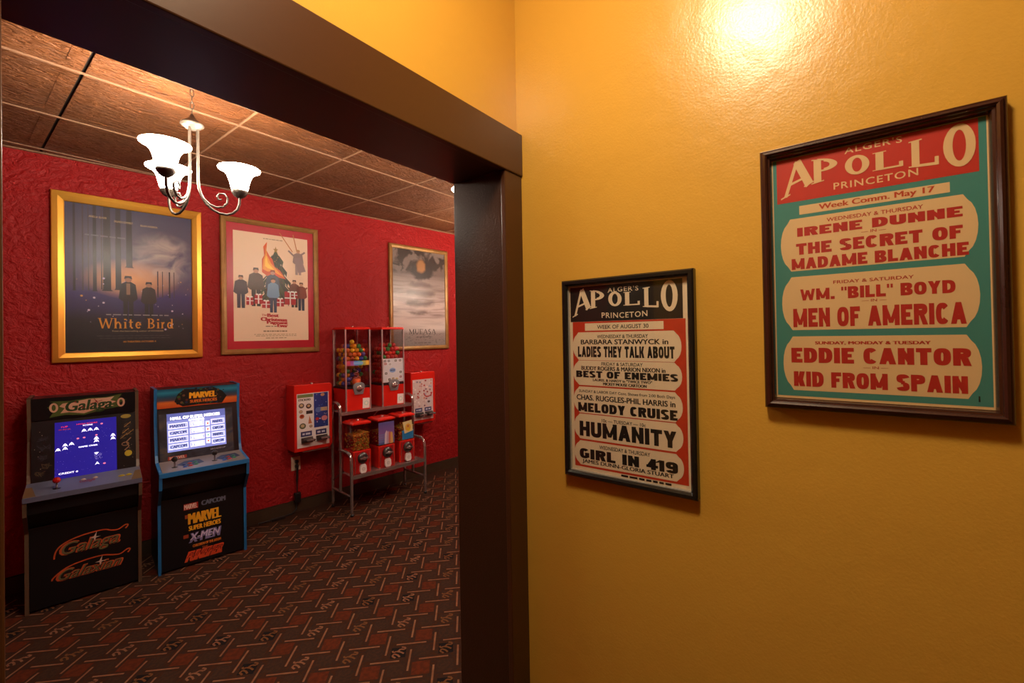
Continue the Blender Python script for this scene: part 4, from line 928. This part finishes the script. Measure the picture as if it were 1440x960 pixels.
def small_machine(u, d, label, kind):
    t = thing('candy_machine', label, 'candy machine', W(u, d, .3175), AW)
    hw, dp = .080, .175
    g = G(); g.prism([(0, 0), (0, .19), (dp, .19), (dp, 0)], -hw, hw, 'x', RPL); g.build('base', t, .005)
    g = G(); g.prism([(-hw+.014, .010), (hw-.014, .010), (hw-.020, .182), (-hw+.020, .182)], -.004, 0, 'y', RPD)
    g.tube([(-hw+.014, -.004, .012), (-hw+.020, -.004, .180)], .0022, CHR, 6); g.tube([(hw-.014, -.004, .012), (hw-.020, -.004, .180)], .0022, CHR, 6); g.build('front_plate', t)
    g = G(); g.lathe([(.044, 0), (.046, .008), (.040, .020), (.026, .026), (0, .027)], DZINC, 18, (0, -.004, .130), 'y'); b = g.build('coin_mechanism', t)
    g = G(); g.box(-.034, .034, -.046, -.030, .124, .136, CHR); g.lathe([(.014, .026), (.014, .040), (0, .042)], CHR, 12, (0, -.004, .130), 'y'); g.build('turn_handle', b, .002)
    g = G(); g.prism([(-.020, .006), (.020, .006), (.030, .024), (.028, .060), (.018, .078), (-.018, .078), (-.028, .060), (-.030, .024)], -.022, -.004, 'y', WHT); f = g.build('chute_door', t, .002)
    s = Sheet(-.018, .018, .022, .060, -.0224); s.disc(.5, .5, .40, ink('b8b4ac'), 1); s.disc(.5, .5, .30, ink('d8d4cc'), 2); s.build('door_emblem', f)
    clear_box(-hw+.003, hw-.003, .003, dp-.003, .190, .405, PLA, 'clear_hopper', t)
    lid(t, hw, 0, dp, .405, .026, .024)
    if kind == 1:
        s = Sheet(-hw+.004, hw-.004, .200, .390, .002); s.rect(0, 1, 0, 1, node_print('violet_card_print', lambda nt, tc, sp: ramp(nt, lin01(nt, sp.outputs[2], .2, .39), [(0, '3a5a90'), (.3, '8a6aa0'), (.6, '7a5a9a'), (1, '5a5a98')])), 0)
        for k, c in enumerate(('d8c8d0', 'b8a0b8', 'c87060', 'd8b060')): s.poly([(.36+.13*k, 1.0), (.40+.12*k, .52), (.50+.10*k, .38+.03*k), (.58+.10*k, .52), (.60+.11*k, 1.0)], ink(c, .3), 1+.2*k)
        for k in range(4): s.rect(.0, .38, .55+.1*k, .58+.1*k, ink('6a86b8'), 1)
        s.build('picture_card', t)
    if kind == 2:
        s = Sheet(-hw+.004, hw-.004, .200, .370, .002); s.rect(.18, .95, .52, 1, ink('2a7ab0', .3), 0); s.poly([(.22, .08), (.84, .02), (.92, .60), (.34, .70)], ink('d8c890'), 1); s.disc(.58, .38, .20, ink('d8a838'), 2, 14, ry=.20); s.disc(.58, .32, .07, ink('b06040'), 3, 10); s.disc(.62, .52, .10, ink('d8c020'), 3, 10, ry=.07)
        s.build('picture_card', t)
    # candy: uncountable small pieces
    g = G(); top = .325 if kind == 0 else .315
    cc = [mat('candy_'+c, c, .35) for c in ('e88a28', 'd8601c', 'e8b838', 'a85a24', '8a9a34', 'c0401c')]
    for k in range(1000):
        x = rnd.uniform(-hw+.010, hw-.010); y = rnd.choice((rnd.uniform(.008, .02), rnd.uniform(.008, dp-.010))); z = rnd.uniform(.194, top-.01+.012*math.sin(x*40)) if rnd.random() < .7 else top-.004+.012*math.sin(x*40)
        if y > .025 and abs(x) < hw-.022 and z < top-.02: z = top-.010
        q = .0075; rot = rnd.uniform(0, 3); ca, sa = math.cos(rot)*q, math.sin(rot)*q
        g.mesh([(x+ca, y+sa*.6, z), (x-sa, y+ca*.6, z), (x-ca, y-sa*.6, z), (x+sa, y-ca*.6, z), (x, y, z+q*.8), (x, y, z-q*.8)], [(0, 1, 4), (1, 2, 4), (2, 3, 4), (3, 0, 4), (1, 0, 5), (2, 1, 5), (3, 2, 5), (0, 3, 5)], rnd.choice(cc), True)
    p = W(u, d, .3175)
    o = g.build('candy'); o.location = p; o.rotation_euler = (0, 0, AW)
    tag(o, ('orange candy pieces heaped in the leftmost small machine', 'candy pieces behind the violet card in the middle small machine', 'candy pieces behind the yellow card in the right small machine')[kind], 'candy', kind='stuff')
small_machine(2.211, .428, 'small red candy machine with orange candy in view, lower shelf left', 0)
small_machine(2.443, .424, 'small red candy machine with a violet picture card, lower shelf middle', 1)
small_machine(2.660, .405, 'small red candy machine with a yellow and blue picture card, lower shelf right', 2)

# ------------------------------------------------------------------ wall mounted sticker machines
def sticker_machine(u0, u1, z0, z1, label, kind):
    w_, h_ = u1-u0, z1-z0; D = .170
    t = thing('sticker_machine', label, 'vending machine', W((u0+u1)/2, 0, z0), AW)
    hw = w_/2
    g = G(); r = .035
    pts = [(-hw, 0), (hw-r, 0)] + [(hw-r+r*math.sin(R(a)), r-r*math.cos(R(a))) for a in (22, 45, 67, 90)] + [(hw, h_-r*.6)] + [(hw-r*.6+r*.6*math.cos(R(a)), h_-r*.6+r*.6*math.sin(R(a))) for a in (22, 45, 67, 90)] + [(-hw, h_)]
    g.prism(pts, -D, 0, 'y', RPL); g.build('case', t, .004)
    g = G(); g.lathe([(.010, 0), (.010, .007), (.006, .011), (0, .011)], CHR, 12, (0, -D+.035, h_)); g.build('lock', t)
    g = G(); g.box(-hw+.07, hw-.03, -D+.01, -D+.10, -.012, -.001, CHR); g.build('chute_tray', t, .002)
    x0, x1, y0, y1 = -hw+.020, hw-.028, .030, h_-.072
    s = Sheet(x0, x1, y0, y1, -D-.001)
    if kind == 0:
        s.rect(0, 1, 0, 1, WHT, 0); s.rect(.02, .50, .015, .075, ink('7a8a50', .35), 1); s.text('STICKERS', .05, .42, .095, .135, ink('2a2622'), 2, fat=.004)
        s.rect(.52, .97, .01, .66, ink('1e3f8a', .35), 1)
        for k in range(34): s.disc(random.uniform(.55, .95), random.uniform(.03, .64), random.uniform(.008, .024), random.choice((ink('d8d0e0'), ink('90a8d8'), ink('16286a'), ink('4a6ab8'))), 2+.01*k, 7)
        s.disc(.80, .05, .07, ink('b8906a'), 3, 10, ry=.03); s.disc(.66, .33, .10, ink('5a7ab8'), 3, 12, ry=.05); s.disc(.62, .50, .06, ink('b03030'), 3, 10, ry=.03); s.disc(.85, .50, .10, ink('c88a90'), 3, 10, ry=.05); s.rect(.72, .95, .29, .36, ink('b8a888'), 3)
        for a, b, rr, c in ((.14, .22, .085, '5a544c'), (.36, .24, .085, '2c241c'), (.12, .33, .06, 'a89a88'), (.15, .42, .075, 'b85a24'), (.17, .60, .10, '5a6240'), (.42, .62, .05, '8a7060')):
            s.disc(a, b, rr, ink(c, .4), 1, 12, ry=rr*.55); s.disc(a, b-.005, rr*.6, ink('c8b088' if c != 'b85a24' else '7a2a14', .4), 2, 8, ry=rr*.3)
        s.rect(.28, .48, .325, .385, ink('26241f'), 1); s.poly([(.38, .42), (.46, .57), (.34, .57)], ink('c87a4a'), 1)
    else:
        s.rect(0, 1, 0, 1, ink('d8c8c4', .4), 0)
        for k in range(60):
            a, b = random.uniform(.04, .94), random.uniform(.03, .66); c = random.choice(('b84a44', 'c8a8a8', 'e8dcd8', '8a6a78', 'd89a80', 'a8b0c0', '9a3a3a', 'e0d0d0') if a > .5 else ('e8dcd8', 'c89a98', 'b05a50', 'd8b8b0', '8a8a9a', 'efe6e2'))
            s.rect(a-.04, a+.04, b-.02, b+.02, ink(c, .4), 1+.01*k)
        s.rect(.49, .51, .01, .68, ink('e8e0dc'), 3); s.arc(.74, .34, .20, .10, 180, 360, .05, ink('b83a34'), 3); s.poly([(.62, .58), (.80, .44), (.94, .55), (.78, .68)], ink('d0ccd0'), 4); s.disc(.78, .57, .07, ink('5a4a4a'), 5, 8, ry=.03)
    for a in (.28, .74):
        s.rect(a-.17, a+.17, .705, .80, ink('2c3a6a', .35), 1); s.bars(a-.12, a+.12, .735, .770, ink('c8d0e0'), 2, 2)
    s.build('display_card', t)
    g = G(); g.box(x0-.004, x1+.004, -D-.006, -D-.0055, y0-.004, y1+.004, GLS); g.build('window', t)
    for a in (.28, .74):
        xc = x0+(x1-x0)*a; zc = y0+(y1-y0)*.145
        g = G(); g.box(xc-.045, xc+.045, -D-.022, -D-.007, zc-.024, zc+.020, DZINC); b = g.build('coin_slide', t, .003)
        g = G(); g.box(xc-.020, xc+.045, -D-.060, -D-.022, zc-.006, zc+.004, CHR); g.lathe([(.0, .022), (.010, .022), (.010, .066), (.006, .072), (0, .072)], CHR, 10, (xc+.040, -D, zc), 'y'); g.build('slide_handle', b, .001)
sticker_machine(1.770, 2.078, .530, 1.068, 'red wall sticker machine with a white and blue card, above the outlet', 0)
sticker_machine(2.862, 3.152, .585, 1.090, 'red wall sticker machine with a pink and white card, right of the tall gumball machines', 1)

# ------------------------------------------------------------------ outlet, cord, door wedge
t = thing('wall_outlet', 'ivory wall outlet plate low on the red wall', 'outlet', W(1.839, 0, .402), AW)
g = G(); g.box(-.037, .037, -.006, 0, -.057, .057, IVO); g.build('cover_plate', t, .003)
for z in (.020, -.020):
    g = G(); g.lathe([(.0165, .006), (.0165, .0075), (0, .0075)], IVO, 16, (0, 0, z), 'y'); b = g.build('receptacle', t)
    g = G()
    for x in (-.006, .006): g.box(x-.001, x+.001, -.0080, -.0074, z-.004, z+.006, BLK)
    g.build('slots', b)
t = thing('power_cord', 'black cord with plugs hanging from the outlet down to the carpet', 'cord', W(1.839, 0, 0), AW)
for z in (.422, .382):
    g = G(); g.box(-.012, .012, -.036, -.0082, z-.012, z+.012, BLK); g.build('plug', t, .004)
g = G(); g.tube([(0, -.030, .410), (.004, -.034, .37), (.004, -.028, .30), (.0, -.026, .24), (0, -.026, .17)], [.006, .006, .006, .005, .005], BLK, 8)
g.tube([(0, -.030, .372), (-.006, -.036, .34), (-.004, -.026, .27), (.0, -.026, .20)], .005, BLK, 8)
g.tube([(0, -.026, .10), (-.01, -.030, .03), (-.05, -.04, .007), (-.12, -.05, .0065), (-.20, -.055, .0065), (-.30, -.045, .0065)], .006, BLK, 8); g.build('cable', t)
g = G(); g.box(-.025, .025, -.045, -.013, .085, .165, BLK); g.build('adapter', t, .006)
g = G(); g.box(-.215, -.115, -.085, -.062, .0015, .022, BLK); g.build('inline_box', t, .004)
g = G(); g.prism([(0, 0), (.10, 0), (.10, .008), (0, .035)], -.02, .02, 'x', BLK)
o = g.build('door_wedge', None, .002); o.location = (1.235, 1.255, .0015); o.rotation_euler = (0, 0, R(40)); tag(o, 'small black door wedge on the carpet just behind the right door jamb', 'doorstop')

# ------------------------------------------------------------------ chandeliers
SH = mat('frosted_glass_lit', (1.0, .86, .69), .5, emit=SHADE_GLOW)
def chandelier(loc, a0, label, drop, power=1.0):
    t = thing('chandelier', label, 'chandelier', loc, a0)          # origin at the top of the turned cap
    for k in range(int(drop/.028)):
        z = .012+.028*k; g = G(); pts = []
        for q in range(12):
            a = 2*math.pi*q/12; p = (.0075*math.cos(a), 0, z+.010+.0175*math.sin(a)); pts.append(p if k % 2 else (0, p[0], p[2]))
        g.tube(pts, .0019, NICK, 6, closed=True); g.build('chain_link', t)
    g = G(); g.lathe([(0, drop+.012), (.055, drop+.012), (.055, drop+.006), (.04, drop-.010), (.012, drop-.018), (0, drop-.020)], NICK, 20); g.build('ceiling_canopy', t)
    g = G(); g.lathe([(0, .012), (.006, .010), (.010, 0), (.016, -.010), (.026, -.018), (.030, -.024), (.036, -.027), (.044, -.032), (.046, -.038), (.036, -.046), (.024, -.054), (.014, -.058), (0, -.058)], NICK, 20); g.build('cap', t)
    for k in range(3):
        a = R(120*k); ca, sa = math.cos(a), math.sin(a); X = lambda r, z: (r*ca, r*sa, z)
        path = [(.020, -.05), (.020, -.12), (.020, -.28), (.023, -.318), (.032, -.352), (.048, -.384), (.072, -.408), (.100, -.422), (.128, -.424), (.152, -.414), (.170, -.394), (.179, -.366), (.180, -.332)]
        g = G(); g.tube([X(*p) for p in path], .0058, NICK, 8); arm = g.build('arm', t)
        sp = [(.027, -.335), (.040, -.364), (.062, -.386), (.088, -.396), (.114, -.390), (.130, -.370), (.132, -.346), (.118, -.329), (.100, -.330), (.091, -.344), (.096, -.358), (.108, -.357)]
        g = G(); g.tube([X(*p) for p in sp], [.0048]*6+[.0045, .0042, .004, .004, .0038, .0036], NICK, 8); g.build('scroll', arm)
        g = G(); g.lathe([(0, -.338), (.010, -.338), (.024, -.328), (.034, -.313), (.035, -.304), (.0, -.303)], NICK, 18, X(.18, 0)); g.build('cup', arm)
        g = G(); g.lathe([(.030, -.304), (.036, -.290), (.040, -.270), (.045, -.250), (.053, -.230), (.066, -.215), (.081, -.206), (.088, -.203), (.088, -.200), (.080, -.203), (.064, -.212), (.050, -.229), (.041, -.251), (.032, -.290), (.027, -.302)], SH, 28, X(.18, 0)); g.build('glass_shade', t)
        g = G(); g.lathe([(0, -.225), (.012, -.230), (.019, -.245), (.016, -.265), (.010, -.285), (.010, -.302)], mat('bulb_lit', (1, .86, .69), .4, emit=60), 12, X(.18, 0)); b = g.build('bulb', t)
        ld = bpy.data.lights.new('bulb_light', 'POINT'); ld.energy = BULB_W*power; ld.color = (1, .86, .69); ld.shadow_soft_size = .02
        lo = bpy.data.objects.new('bulb_light', ld); C.objects.link(lo); lo.parent = t; lo.location = X(.18, -.190)
    return t
CZ = 2.404
ch = chandelier((.673, 2.232, CZ), R(-52.5+36), 'three arm nickel chandelier with glowing bell shades, hanging in front of the forest poster', (ZC-CZ-.012)/.955)
ch.scale = (.955,)*3
chandelier((1.965, 1.615, 2.452), R(162), 'three arm chandelier mostly hidden behind the right door jamb, only a shade edge showing', ZC-2.452-.012, 1.2)
chandelier((3.38, 2.50, 2.20), R(40), 'unseen three arm chandelier added at the right end to light the red wall', ZC-2.20-.012, .6)  # added lamp out of view, brightens the lower right of the red wall
